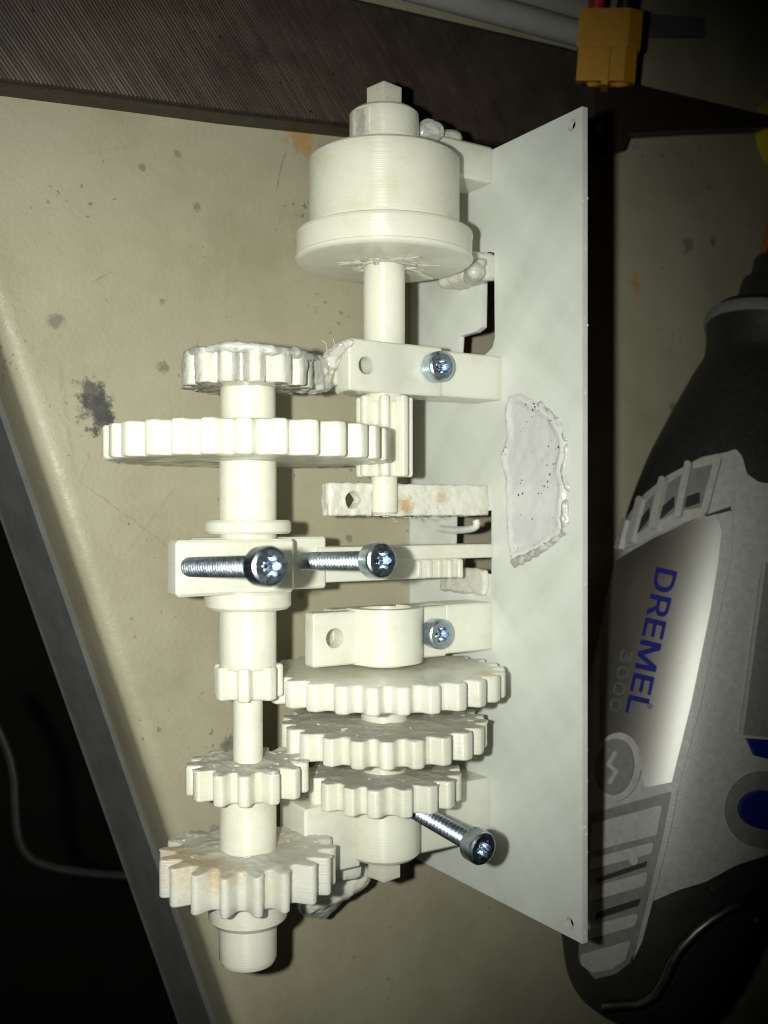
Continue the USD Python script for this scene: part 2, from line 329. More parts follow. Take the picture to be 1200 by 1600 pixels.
def loft(pts, layers, axis_u, axis_w, phase=0.0):
    """a closed outline (k,2) lofted along y: layers [(v, inset)]"""
    pts = np.asarray(pts)
    if Polygon(pts).exterior.is_ccw is False: pts = pts[::-1]
    d0 = np.roll(pts, -1, 0) - pts; d0 /= np.linalg.norm(d0, axis=1)[:, None]
    nn = np.stack([-d0[:, 1], d0[:, 0]], 1); nv = nn + np.roll(nn, 1, 0); nv /= np.linalg.norm(nv, axis=1)[:, None]
    k = len(pts); V = []
    for v, ins in layers:
        q = pts + nv * ins
        V.append(np.stack([axis_u + q[:, 0], np.full(k, v), axis_w + q[:, 1]], 1))
    V = np.vstack(V); Fc = []
    for L in range(len(layers) - 1):
        for i in range(k):
            j = (i + 1) % k
            Fc += [[L * k + i, L * k + j, (L + 1) * k + j], [L * k + i, (L + 1) * k + j, (L + 1) * k + i]]
    tv, tf = trimesh.creation.triangulate_polygon(Polygon(pts), engine='earcut')
    tf = np.asarray(tf)
    # earcut returns the ring's own vertices, in order
    idx = [int(np.argmin(((pts - p) ** 2).sum(1))) for p in tv]
    tf = np.array([[idx[i] for i in t] for t in tf])
    Fc += [list(t) for t in tf] + [list(t[::-1] + (len(layers) - 1) * k) for t in tf]
    m = trimesh.Trimesh(V, Fc, process=False)
    trimesh.repair.fix_normals(m)
    return m

def gear_outline(R, n, depth_, tip=.46, root=.62, phase=0.0, rnd=.35, jitter=.05):
    """smooth, slightly uneven teeth: tip sets their width as a share of the pitch, rnd their roundness"""
    per = 22; th = np.arange(n * per) / (n * per) * 2 * np.pi
    k = 3.4 - 3.0 * rnd
    x = np.cos(n * th); off_ = math.cos(math.pi * tip)
    g = np.tanh(k * (x - off_)); lo, hi = math.tanh(k * (-1 - off_)), math.tanh(k * (1 - off_))
    g = (g - lo) / (hi - lo)
    idx = np.round(th / (2 * np.pi / n)).astype(int) % n
    jr, ja = rng.normal(0, jitter * 1.4, n), rng.normal(0, .012 * 22 / n, n)
    r = R - depth_ * (1 - g) + jr[idx] * g
    a = th + phase + ja[idx] * g
    o = Polygon(np.c_[r * np.cos(a), r * np.sin(a)]).buffer(0).simplify(.012)
    return np.array(o.exterior.coords)[:-1]

LAST = {}
def gear(R, n, dep, v0, v1, u, w, phase=0.0, rnd=.35, tip=.46, root=.62):
    a, b = min(v0, v1), max(v0, v1)
    o = gear_outline(R, n, dep, tip, root, phase, rnd)
    LAST[(round(u), round(R, 2))] = o
    return loft(o, [(a, .4), (a + .1, .18), (a + .38, 0), (b - .38, 0), (b - .1, .18), (b, .4)], u, w)

def tube(path, r, n=10):
    path = np.asarray(path, float); k = len(path)
    t = np.gradient(path, axis=0); t /= np.linalg.norm(t, axis=1)[:, None]
    a = np.cross(t[0], [0, 0, 1.0]);
    if np.linalg.norm(a) < .1: a = np.cross(t[0], [1.0, 0, 0])
    V = []; rr = np.broadcast_to(r, k)
    for i in range(k):
        a = a - t[i] * np.dot(a, t[i]); a /= np.linalg.norm(a); b = np.cross(t[i], a)
        th = np.arange(n) / n * 2 * np.pi
        V.append(path[i] + rr[i] * (np.cos(th)[:, None] * a + np.sin(th)[:, None] * b))
    V = np.vstack(V + [path[:1], path[-1:]]); Fc = []
    for i in range(k - 1):
        for j in range(n):
            q = (j + 1) % n
            Fc += [[i * n + j, i * n + q, (i + 1) * n + q], [i * n + j, (i + 1) * n + q, (i + 1) * n + j]]
    for j in range(n):
        q = (j + 1) % n
        Fc += [[k * n, q, j], [k * n + 1, (k - 1) * n + j, (k - 1) * n + q]]
    m = trimesh.Trimesh(V, Fc, process=False)
    if m.volume < 0: m.invert()
    return m

def spline(pts, n=40):
    from scipy.interpolate import CubicSpline
    pts = np.asarray(pts, float); d = np.r_[0, np.cumsum(np.linalg.norm(np.diff(pts, axis=0), axis=1))]
    return CubicSpline(d, pts)(np.linspace(0, d[-1], n))

def roughen(man, length, amp, scale, seed=0):
    """refine a Manifold and push its skin about with noise"""
    m = man.refine_to_length(length).to_mesh(); v, f = np.array(m.vert_properties[:, :3], float), np.array(m.tri_verts)
    t = trimesh.Trimesh(v, f, process=True)
    n = t.vertex_normals
    d = (meshkit.fbm(t.vertices / scale + 50, 4, seed) - .5) * 2 * amp
    t.vertices = t.vertices + n * d[:, None]
    return t

def blob(balls, length=.5, amp=.35, scale=1.6, seed=0, smooth=8, chain=True):
    """a strand of glue running from ball to ball"""
    sp = [Manifold.sphere(r, 16).translate(tuple(map(float, c))) for c, r in balls]
    parts = [Manifold.batch_hull([a, b]) for a, b in zip(sp, sp[1:])] if chain and len(sp) > 1 else sp
    m = Manifold.batch_boolean(parts, m3.OpType.Add)
    mm = m.refine_to_length(length).to_mesh(); t = trimesh.Trimesh(np.array(mm.vert_properties[:, :3], float), np.array(mm.tri_verts), process=True)
    trimesh.smoothing.filter_taubin(t, iterations=smooth + 6)
    d = (meshkit.fbm(t.vertices / scale + 90, 3, seed) - .5) * 2 * amp
    t.vertices = t.vertices + t.vertex_normals * d[:, None]
    return t

def join(*ms): return Manifold.batch_boolean(list(ms), m3.OpType.Add)

def flakes(u, w, v, r0, r1, n, size, seed, up=1):
    """small torn burrs of plastic lying on a gear's face"""
    g = np.random.default_rng(seed); out = []
    for _ in range(n):
        a = g.uniform(0, 2 * np.pi); r = math.sqrt(g.uniform((r0 * .4) ** 2, (r1 - 2.6) ** 2)); s = size * g.uniform(.5, 1.5)
        c = np.array([u + r * math.cos(a), v + up * .05, w + r * math.sin(a)])
        q = c + g.normal(0, s * .5, (5, 3)) * [1, .35, 1]
        q = np.vstack([q, q + [0, up * s * .25, 0]])
        m = hull(q).to_mesh(); out.append(trimesh.Trimesh(np.array(m.vert_properties[:, :3]), np.array(m.tri_verts), process=False))
    return trimesh.util.concatenate(out)

def crust(outline, u, w, v, amp, seed, step=.42, hole=0.0, up=1):
    """the torn, lumpy last layer of a badly printed gear: a thin skin on its face"""
    from shapely import contains_xy
    from scipy.spatial import Delaunay
    g = np.random.default_rng(seed)
    poly = Polygon(outline).buffer(.05)
    rp = np.array([poly.exterior.interpolate(t).coords[0] for t in np.arange(0, poly.length, .35)])
    k = (meshkit.fbm(np.c_[rp / 1.1, np.zeros(len(rp))] + 70, 3, seed) - .55) * 1.1
    nr = rp / np.linalg.norm(rp, axis=1)[:, None]
    poly = Polygon(rp + nr * np.clip(k, -.45, .4)[:, None]).buffer(0)
    if poly.geom_type != 'Polygon': poly = max(poly.geoms, key=lambda q: q.area)
    ring = np.array(poly.exterior.coords)[:-1]
    x0, y0, x1, y1 = poly.bounds
    P = np.array([(a, b) for a in np.arange(x0, x1, step) for b in np.arange(y0, y1, step)]); P = P + g.uniform(-.13, .13, P.shape)
    P = P[contains_xy(poly.buffer(-.2), P[:, 0], P[:, 1])]
    P = P[np.linalg.norm(P, axis=1) > hole]
    Q = np.vstack([ring, P]); T = Delaunay(Q).simplices; c = Q[T].mean(1)
    T = T[contains_xy(poly, c[:, 0], c[:, 1]) & (np.linalg.norm(c, axis=1) > hole * .7)]
    f1 = meshkit.fbm(np.c_[Q / 2.6, np.zeros(len(Q))] + 20, 4, seed); f2 = meshkit.fbm(np.c_[Q / .8, np.zeros(len(Q))] + 20, 2, seed + 5)
    h = amp * np.clip((f1 - .42) * 2.2, 0, 1) * (.5 + f2) + .07
    n = len(Q); nr_ = len(ring); h[:nr_] *= .6
    top = np.c_[u + Q[:, 0], np.full(n, v) + up * h, w + Q[:, 1]]; bot = np.c_[u + Q[:, 0], np.full(n, v) - up * .12, w + Q[:, 1]]
    Fc = [list(t) for t in T] + [[t[2] + n, t[1] + n, t[0] + n] for t in T]
    for a in range(nr_):
        b = (a + 1) % nr_; Fc += [[a, a + n, b + n], [a, b + n, b]]
    m = trimesh.Trimesh(np.vstack([top, bot]), Fc, process=False); trimesh.repair.fix_normals(m)
    return m

def petal(c, rad, axis, r0, r1, wd, th_, lift, seed):
    """a shred of torn plastic pointing outward from c"""
    g = np.random.default_rng(seed); side = np.cross(axis, rad); P = []
    for t in (0, .3, .6, 1.0):
        wq = wd * (.45 + .8 * t - 1.05 * t * t) * g.uniform(.7, 1.2)
        p = c + rad * (r0 + (r1 - r0) * t) + axis * (.1 + lift * t)
        P += [p + side * wq, p - side * wq, p + side * wq * .6 + axis * th_, p - side * wq * .6 + axis * th_]
    m = hull(P).to_mesh(); return trimesh.Trimesh(np.array(m.vert_properties[:, :3]), np.array(m.tri_verts), process=False)

# ------------------------------------------------------------------ setting: table, its edge, the floor
eA, eB = onW(0, 495), onW(172, 1000)
et = (eB - eA) / np.linalg.norm(eB - eA)                 # along the table's edge, towards the bottom of the picture
eo = np.array([et[1], -et[0], 0.0])
if eo[0] > 0: eo = -eo                                  # outward
def off(px, py, w): return float(np.dot(onW(px, py, w) - eA, eo))
oB = np.mean([off(60, 830, -16), off(124, 1000, -16), off(255, 1345, -16)])
oC = np.mean([off(64, 1000, -34), off(202, 1364, -34)])
prof = [(-900, 0), (-3.0, 0), (-1.4, -.12), (-.3, -.5), (.6, -1.3), (1.2, -2.6), (oB - .4, -14.5), (oB - .2, -16.0), (oB - 1.5, -16.5), (-900, -16.5)]
def strip(pr, a=-700, b=700):
    q0 = np.array([eA + et * a + eo * o + np.array([0, 0, z]) for o, z in pr]); q1 = np.array([eA + et * b + eo * o + np.array([0, 0, z]) for o, z in pr])
    return hullless(q0, q1)
def hullless(q0, q1):
    k = len(q0); V = np.vstack([q0, q1]); Fc = []
    for i in range(k):
        j = (i + 1) % k
        Fc += [[i, j, k + j], [i, k + j, k + i]]
    Fc += [[0, i + 1, i] for i in range(1, k - 1)] + [[k, k + i, k + i + 1] for i in range(1, k - 1)]
    m = trimesh.Trimesh(V, Fc, process=False); trimesh.repair.fix_normals(m)
    return m
tb = thing('table', 'soiled cream laminate work table, scratched and spotted with ink', 'table', (0, 0, 0), kind='structure')
put('table_top', strip(prof), M_table, tb, smooth=40)
ed = [(oB - .6, -16.2), (oB + .3, -17.0), (oC - .4, -33), (oC + .2, -34.2), (oC - 2, -35), (oB - 4, -35), (oB - 4, -16.6)]
put('edge_band', strip(ed), M_grey, tb, smooth=30)
fm = trimesh.creation.box((4000, 4000, 10)); fm.apply_translation((-300, 0, -705))
put('floor', fm, M_floor, kind='structure', label='dark floor far below the table edge')
cb = [onW(x, y, -60) for x, y in ((-40, 1080), (0, 1145), (20, 1205), (26, 1290), (42, 1335), (80, 1354), (140, 1364), (240, 1370), (420, 1380))]
put('cable', tube(spline(cb, 60), 1.1), M_cable, cat='cable', label='thin grey cable hanging in the dark beyond the table edge')

# ------------------------------------------------------------------ the printed bracket
PT = 53.3
VT, VB = Vat(166, depth(0, PT)), Vat(1475, depth(0, PT))
br = thing('gear_bracket', 'white printed bracket, an upright plate with clamp arms holding both gear shafts', 'bracket', (0, 0, 0))
def vw(x, y): p = onU(x, y); return (p[1], p[2])
plate = Polygon([(VB, 0), (VT, 0), (VT, PT), (VB, PT)])
slotA = Polygon([vw(*p) for p in ((755, 393), (772, 395), (773, 528), (769, 543), (760, 552), (745, 560), (716, 560), (718, 526), (743, 519), (753, 511), (754, 441), (752, 410))]).buffer(.15).buffer(-.1)
slotB = Polygon([vw(*p) for p in ((707, 806), (768, 797), (768, 897), (716, 893), (720, 876), (706, 850))])
hole0 = Point(vw(721, 439)).buffer(.5)
holes = [Point(vw(893, 195)).buffer(1.0), Point(vw(890, 1443)).buffer(1.0)]
plate = plate.difference(unary_union([slotA, slotB, hole0] + holes))
def extr(poly, x0, x1):
    m = trimesh.creation.extrude_polygon(poly, x1 - x0, engine='earcut')
    v = m.vertices.copy(); m.vertices = np.stack([v[:, 2] + x0, v[:, 0], v[:, 1]], 1)
    return trimesh.Trimesh(m.vertices, m.faces[:, :] if m.volume > 0 else m.faces[:, ::-1], process=False)
put('plate', extr(plate, 0, 1.2), M_plate, br, smooth=20)

def hole_rings(u, v, w, r): return cyl((u, v, w - 14), (u, v, w + 14), r, n=24)

# arm 1: closed clamp under the drum shaft
a1 = Vat(555, depth(0, 31.7)), Vat(625, depth(0, 31.7))
a1v0, a1v1 = a1[1] - .2, a1[0]
U1 = onW(545, 575, 31.7)[0]; US = onW(691, 575, 31.7)[0]; UH = onW(572, 571, 31.7)[0]; hv1 = onW(572, 571, 31.7)[1]
low = box((U1 + 2, a1v0 + .2, 23.2), (0.2, a1v1 - .2, 31.4), .3)
put('arm', low - hole_rings(UH, hv1, 30, 1.55), M_arm, br)
put('clamp_cap', box((U1, a1v0, 27.4), (US, a1v1 + .25, 31.8), .3) - hole_rings(UH, hv1, 30, 1.6) - cyl((MU, a1v0 - 3, AW), (MU, a1v1 + 3, AW), 3.72), M_arm, br)
put('bearing_foot', box((onW(503, 580, 26)[0], a1v0 + 1.4, 22.0), (U1 + 1.9, a1v1 - 2.4, 26.8), .35), M_arm, br)

# arm 2: open half clamp, torn and stained
D2 = depth(-28, 27.4)
a2v1, a2v0 = Vat(755, D2), Vat(806, D2)
U2 = onW(516, 780, 27.4)[0] - .2
h2 = onW(552, 781, 27.4)
A2 = box((U2, a2v0, 24.4), (.2, a2v1, 27.4), .25) - cyl((MU, a2v0 - 3, AW), (MU, a2v1 + 3, AW), 2.6) - hole_rings(h2[0], h2[1], 27, 1.6)
put('arm', roughen(A2, .5, .42, 1.1, 3), M_rough, br, label='torn half clamp arm with orange stains')

# arm 3: long bars out to the left clamp block
D3 = depth(0, 28.8)
b3a, b3b = Vat(850, D3), Vat(871, D3)
UB = onW(511, 880, 27.6)[0]
put('arm', box((UB - 2, b3b, 22.0), (.2, b3a, 28.8), .2), M_arm, br)
UR = onW(719, 890, 26.5)[0]
lowbar = box((UB - 2, Vat(904, depth(-15, 26.5)), 21.0), (UR, b3b - .03, 26.6), .2)
put('arm', roughen(lowbar, .9, .08, 1.5, 5), M_arm, br)
for k in range(5):
    u = onW(655 + k * 16, 890, 26.6)[0]
    put('ridge', box((u - .55, Vat(903, depth(u, 26.6)), 24), (u + .55, b3b - .25, 27.0 + .1 * (k % 2)), .25), M_arm, br)
# the block round the left shaft
Db = depth(-55, 33.0)
kv1, kv0 = Vat(843, Db), Vat(930, Db)
UL = onW(272, 886, 32.0)[0]; UM = onW(461, 880, 33.0)[0]
boreL = cyl((LU, kv0 - 5, AW), (LU, kv1 + 5, AW), 4.85)
put('clamp_block', box((UL + 4.5, kv0, 22.5), (UB, kv1 + .1, 27.4), .35) - boreL, M_arm, br)
put('clamp_cap', box((UL + .05, kv0 + .05, 28.6), (UM, kv1, 33.0), .5) - boreL, M_arm, br)

# arm 4: half arm with an arched cap
D4 = depth(0, 28.4)
a4v1, a4v0 = Vat(942, D4), Vat(1016, D4)
U4 = onW(487, 1000, 28.6)[0]; U4b = onW(697, 985, 28.6)[0]
h4 = onW(522, 997, 28.6)
hub = cyl((MU, a4v0 - .35, AW), (MU, a4v1 + .35, AW), 6.9, n=64)
cap = (join(box((U4 + .2, a4v0 - .2, 25.6), (U4b, a4v1, 28.9), .3), hub) ^ box((-80, -80, 24.8), (20, 20, 60), 0)) - cyl((MU, a4v0 - 5, AW), (MU, a4v1 + 5, AW), 4.9, n=48) - hole_rings(h4[0], h4[1], 27, 1.75)
put('clamp_cap', cap, M_arm, br)
put('arm', join(box((U4 + 6.5, a4v0 - .1, 20.5), (.2, a4v1, 24.7), .3), box((U4b + .05, a4v0 + .1, 20), (.2, a4v1 + .1, 28.5), .3)) - cyl((MU, a4v0 - 5, AW), (MU, a4v1 + 5, AW), 4.9, n=48), M_arm, br)

# arm 5: behind the gear stack at the lower end, broken and glued
D5 = depth(0, 28.2)
a5v1, a5v0 = Vat(1216, D5), Vat(1312, D5)
put('arm', box((-40, a5v0, 18), (.2, a5v1, 28.0), .4) - cyl((MU, a5v0 - 5, AW), (MU, a5v1 + 5, AW), 5.6), M_arm, br)
st = box((onW(508, 1300, 22)[0], Vat(1385, depth(-36, 22)), 16.5), (onW(560, 1300, 22)[0], Vat(1265, depth(-36, 22)), 23.5), .5)
put('broken_arm_end', roughen(st, .8, .35, 1.7, 11), M_rough, br)
pc = [(onW(x, y, 15), r) for x, y, r in ((560, 1368, 2.6), (540, 1380, 2.7), (520, 1392, 2.6), (500, 1402, 2.3), (485, 1412, 1.8))]
put('glue_lump', blob(pc, .5, .5, 1.3, 21), M_rough, br)
pc = [(onW(x, y, 12), r) for x, y, r in ((520, 1405, 1.9), (500, 1415, 2.2), (482, 1412, 2.2), (505, 1424, 1.3))]
put('glue_lump', blob(pc, .5, .4, 1.3, 22), M_glue, br)

# arm 0: at the drum's far side, and the broken stub in the slot
D0 = depth(0, 28.8)
a0v1, a0v0 = Vat(229, D0), Vat(286, D0)
A0 = box((-24, a0v0, 20), (.2, a0v1, 28.8), .5)
put('arm', A0, M_arm, br)
put('broken_arm_end', roughen(box((onW(640, 215, 27)[0], a0v0 + 3.5, 21), (onW(722, 215, 27)[0], a0v1 + 2.0, 28), .8), .8, .5, 2.0, 31), M_rough, br)
put('glue_lump', blob([(onW(668, 200, 29), 1.6), (onW(680, 206, 29), 1.8), (onW(660, 206, 29), 1.3)], .5, .3, 1.2, 33), M_glue, br)
s0, s1 = onU(735, 408), onU(771, 438)
stub = box((-5.5, s1[1], s0[2] - 4), (-.1 + 1.2, s0[1], s1[2] + .3), .7)
put('broken_arm_end', roughen(stub, .7, .4, 1.6, 35), M_rough, br)
put('glue_lump', blob([(onU(742, 425, -5), 1.9), (onU(735, 432, -5), 1.5), (onU(750, 412, -4), 1.2)], .5, .3, 1.2, 37), M_glue, br)
# the little hook in the second slot
hk = [onU(x, y, -.3) for x, y in ((690, 826), (706, 828), (722, 828), (736, 826), (745, 820), (744, 814))]
put('hook', tube(spline(hk, 24), .75), M_plate, br)
put('glue_lump', roughen(box(onU(700, 905, -1.2) + [-.2, -2.5, -3], onU(762, 880, -.4) + [.5, -1.2, .0], .5), .7, .5, 2, 41), M_rough, br)

# the glued patch on the plate
pp = [(796, 620), (812, 616), (844, 632), (864, 648), (880, 672), (886, 704), (878, 736), (884, 760), (880, 816), (886, 828), (844, 860), (800, 878), (794, 840), (792, 752), (784, 716), (794, 680), (791, 642)]
pg = Polygon([vw(*p) for p in pp]).buffer(.6).buffer(-.4)
def sheet(poly, h0, rim, seed, step=.55):
    x0, y0, x1, y1 = poly.bounds
    gx, gy = np.arange(x0, x1 + step, step), np.arange(y0, y1 + step, step)
    P = np.array([(a, b) for a in gx for b in gy]); P = P + np.random.default_rng(seed).uniform(-.12, .12, P.shape)
    from shapely import contains_xy
    from scipy.spatial import Delaunay
    inner = P[contains_xy(poly.buffer(-.25), P[:, 0], P[:, 1])]
    ring = np.array([poly.exterior.interpolate(s).coords[0] for s in np.arange(0, poly.length, .5)])
    Q = np.vstack([ring, inner]); T = Delaunay(Q).simplices
    c = Q[T].mean(1); T = T[contains_xy(poly, c[:, 0], c[:, 1])]
    dist = np.array([poly.exterior.distance(Point(q)) for q in Q])
    z = h0 * np.clip(dist / .5, 0, 1) ** .5 + rim * np.exp(-((dist - .9) / .55) ** 2) * (.3 + 1.3 * meshkit.noise(np.c_[Q / 2.2, np.zeros(len(Q))] + 30, seed)) + .22 * (meshkit.fbm(np.c_[Q / 3.0, np.zeros(len(Q))] + 60, 3, seed) - .5) * np.clip(dist / .8, 0, 1)
    top = np.c_[-z - .02, Q[:, 0], Q[:, 1]]; bot = np.c_[np.full(len(Q), -.004), Q[:, 0], Q[:, 1]]
    k = len(Q); E = {}
    nr = len(ring); Fc = [list(t) for t in T] + [[t[2] + k, t[1] + k, t[0] + k] for t in T]
    for i in range(nr):
        j = (i + 1) % nr; Fc += [[i, i + k, j + k], [i, j + k, j]]
    m = trimesh.Trimesh(np.vstack([top, bot]), Fc, process=False); trimesh.repair.fix_normals(m)
    return m
put('glue_patch', sheet(pg, .3, .38, 5), M_patch, br, smooth=60, label='clear glued patch speckled with black dirt')
for k, (rr_, pts_) in enumerate(((.75, ((846, 634), (862, 648), (876, 664), (884, 684))), (.8, ((888, 700), (884, 722), (880, 742), (890, 764))), (1.0, ((888, 790), (890, 812), (886, 832), (868, 846), (842, 862), (812, 878))))):
    put('glue_bead', blob([(onU(x + rng.normal(0, 2), y, .25), rr_ * rng.uniform(.7, 1.15)) for x, y in pts_], .4, .4, 1.1, 81 + k, 3), M_glue, br, smooth=60)
hair = []
g = np.random.default_rng(23)
for (x0, y0), (x1, y1), wz in (((600, 806), (622, 815), 26), ((632, 808), (660, 813), 26), ((655, 806), (690, 812), 26), ((518, 546), (505, 532), 30), ((530, 545), (520, 528), 30), ((640, 806), (648, 816), 25), ((690, 745), (730, 748), 8), ((655, 748), (700, 752), 6)):
    a, b = onW(x0, y0, wz), onW(x1, y1, wz); n_ = 7
    p = np.array([a + (b - a) * t for t in np.linspace(0, 1, n_)]) + g.normal(0, np.linalg.norm(b - a) * .07, (n_, 3))
    hair.append(tube(spline(p, 16), .055, 5))
put('plastic_string', trimesh.util.concatenate(hair), M_arm, br, kind='stuff')
burrs = []
for k in range(60):                                     # fuzz along the free edge of the plate
    v = rng.uniform(VB, VT); c = np.array([rng.uniform(0, 1.2), v, PT]); q = c + rng.normal(0, .16, (5, 3))
    m = hull(q).to_mesh(); burrs.append(trimesh.Trimesh(np.array(m.vert_properties[:, :3]), np.array(m.tri_verts)))
put('burr', trimesh.util.concatenate(burrs), M_plate, br, smooth=False, kind='stuff')

# ------------------------------------------------------------------ the drum shaft (upper middle)
def MV(py, r): return Vat(py, MD - r)
def LV(py, r): return Vat(py, LD - r)
ds = thing('drum_shaft', 'white printed shaft carrying a stepped drum above a flange, with a small pinion', 'shaft', (MU, 0, AW))
def square_end(v0, v1, hd, u, w):
    a = math.radians(-57)                               # one corner towards the lens' side of the table
    pts = [(u + hd * math.cos(a + k * np.pi / 2), w + hd * math.sin(a + k * np.pi / 2)) for k in range(4)]
    return hull([(p[0], v, p[1]) for p in pts for v in (v0, v1)])
put('square_tip', square_end(MV(160, 3.1), MV(126, 3.1), 3.1, MU, AW), M_white, ds, smooth=False)
put('cap', turned(6.25, MV(208, 6.2), MV(156, 6.2), MU, AW, .5), M_white, ds)
put('drum', turned(13.5, MV(328, 13.5), MV(207, 13.5), MU, AW, .5), M_white, ds)
fr = 15.95
put('flange', lathe([(fr - .9, MV(377, fr)), (fr - .2, MV(375, fr) + .2), (fr, MV(371, fr)), (fr, MV(369, fr)), (fr - .18, MV(367, fr)), (fr - .15, MV(335, fr)), (fr, MV(333, fr)), (fr - .1, MV(328, fr)), (fr - .8, MV(325, fr)), (13.0, MV(324, fr))], MU, AW, 96), M_white, ds)
put('shaft', turned(3.72, MV(628, 3.7), MV(385, 3.7), MU, AW, .2), M_white, ds)
put('pinion', gear(5.2, 7, 2.1, MV(744, 4.5), MV(616, 4.5), MU, AW, phase=-.55, rnd=.5, tip=.5, root=.7), M_white, ds)
put('shaft_end', turned(2.35, MV(803, 2.3), MV(740, 2.3), MU, AW, .3), M_white, ds)
# torn threads of plastic where the shaft meets the flange
fv = MV(377, fr) - .05; bits = []
g = np.random.default_rng(12)
for k in range(13):
    a = g.uniform(-.2, np.pi * 1.1); rad = np.array([math.cos(a), 0, math.sin(a)])
    bits.append(petal(np.array([MU, fv, AW]), rad, np.array([0, -1.0, 0]), 3.2, g.uniform(6.0, 10.5), g.uniform(1.2, 2.4), .2, g.uniform(.2, 1.3), 100 + k))
for k in range(16):
    a = g.uniform(0, np.pi * 2); r0 = 3.6; r1 = r0 + g.uniform(1.0, 4.5)
    p = [np.array([MU + r * math.cos(a + g.normal(0, .12)), fv - g.uniform(.1, .5), AW + r * math.sin(a + g.normal(0, .12))]) for r in np.linspace(r0, r1, 5)]
    bits.append(tube(spline(p, 10), np.linspace(.22, .07, 10) * g.uniform(.6, 1.5), 6))
put('torn_thread', trimesh.util.concatenate(bits), M_flake, ds, kind='stuff')

put('glue_fin', roughen(hull([(MU + x, v, AW + z) for x, z in ((-6.0, 1.4), (-6.9, .6), (-5.4, 3.6), (-6.6, -.6)) for v in (MV(207, 6), MV(166, 6))]), .5, .12, 1.0, 52), M_flake, ds)

# ------------------------------------------------------------------ the gear stack (lower middle)
gs = thing('gear_stack', 'stack of three white printed gears shrinking downwards on one shaft, above a round hub', 'gear', (MU, 0, AW))
put('collar', turned(4.7, MV(1044, 4.7), a4v1 - 1.6, MU, AW, .2), M_white, gs)
RA, RB, RC = 21.7, 18.5, 13.9
put('gear', gear(RA, 26, 2.2, MV(1120, RA), MV(1075, RA), MU, AW, phase=.05, rnd=.5, tip=.56, root=.7), M_gearA, gs, label='largest gear of the stack, orange stained')
put('spacer', turned(4.2, MV(1165, 4.2), MV(1100, 4.2), MU, AW, .2), M_white, gs)
put('gear', gear(RB, 22, 2.2, MV(1205, RB), MV(1160, RB), MU, AW, phase=.1, rnd=.5, tip=.56, root=.7), M_white, gs)
put('spacer', turned(4.0, MV(1240, 4.0), MV(1190, 4.0), MU, AW, .2), M_white, gs)
put('gear', gear(RC, 17, 2.1, MV(1281, RC), MV(1236, RC), MU, AW, phase=.02, rnd=.45, tip=.56, root=.7), M_white, gs)
put('hub', turned(6.35, MV(1354, 6.3), MV(1262, 6.3), MU, AW, .6), M_white, gs)
put('square_tip', square_end(MV(1379, 2.8), MV(1345, 2.8), 2.85, MU, AW), M_white, gs, smooth=False)
for R, py, n, sd, amp in ((RB, 1160, 14, 2, .26), (RC, 1236, 12, 3, .26)):
    put('torn_top_layer', crust(LAST[(round(MU), R)], MU, AW, MV(py, R), amp, sd, hole=2.5), M_flake, gs, smooth=50)
    put('burr', flakes(MU, AW, MV(py, R) + .2, R * .85, R - .2, n, .42, sd), M_flake, gs, smooth=False, kind='stuff')

# ------------------------------------------------------------------ the long left shaft
ls = thing('long_shaft', 'long white printed shaft on the left with a large gear and several small ones', 'shaft', (LU, 0, AW))
RT, R1, RS, RZ = 10.3, 23.5, 10.1, 14.6
put('gear', gear(RT, 14, 1.9, LV(594, RT), LV(546, RT), LU, AW, phase=.1, rnd=.5, tip=.54, root=.7), M_white, ls, label='top gear smothered in clear glue')
put('shaft', turned(4.55, LV(655, 4.5), LV(590, 4.5), LU, AW, .2), M_white, ls)
put('gear', gear(R1, 29, 2.1, LV(709, R1), LV(651, R1), LU, AW, phase=.07, rnd=.5, tip=.58, root=.72), M_white, ls, label='largest gear, wide and clean')
put('shaft', turned(4.7, LV(1050, 4.6), LV(700, 4.6), LU, AW, .2), M_white, ls)
put('collar', turned(7.15, LV(835, 7.1), LV(813, 7.1), LU, AW, .4), M_white, ls)
put('collar', turned(7.15, LV(957, 7.1), LV(927, 7.1), LU, AW, .5), M_white, ls)
put('pinion', gear(5.75, 7, 2.0, LV(1099, 5.6), LV(1046, 5.6), LU, AW, phase=.32, rnd=.35, tip=.52, root=.72), M_white, ls)
put('thin_shaft', turned(2.45, LV(1215, 2.4), LV(1095, 2.4), LU, AW, .15), M_white, ls)
put('gear', gear(RS, 13, 2.4, LV(1264, RS), LV(1214, RS), LU, AW, phase=.1, rnd=.4, tip=.52, root=.7), M_white, ls)
put('spacer', turned(4.7, LV(1345, 4.7), LV(1255, 4.7), LU, AW, .2), M_white, ls)
put('gear', gear(RZ, 18, 3.1, LV(1438, RZ), LV(1374, RZ), LU, AW, phase=.16, rnd=.55, tip=.44, root=.66), M_gearL, ls, label='rust stained gear near the lower end')
put('hub', turned(6.5, LV(1463, 6.5), LV(1415, 6.5), LU, AW, .8), M_white, ls)
v0, v1 = LV(1526, 4.8), LV(1460, 4.8)
put('end_cap', lathe([(3.6, v0), (4.4, v0 + .45), (4.75, v0 + 1.3), (4.8, v1)], LU, AW), M_white, ls)
for R, py, n, sd, amp, mt in ((RS, 1214, 14, 4, .5, M_flake), (RZ, 1374, 18, 5, .42, M_gearL)):
    put('torn_top_layer', crust(LAST[(round(LU), R)], LU, AW, LV(py, R), amp, sd, hole=2.2), mt, ls, smooth=50)
    put('burr', flakes(LU, AW, LV(py, R) + .2, R * .8, R - .2, n, .45, sd), mt, ls, smooth=False, kind='stuff')
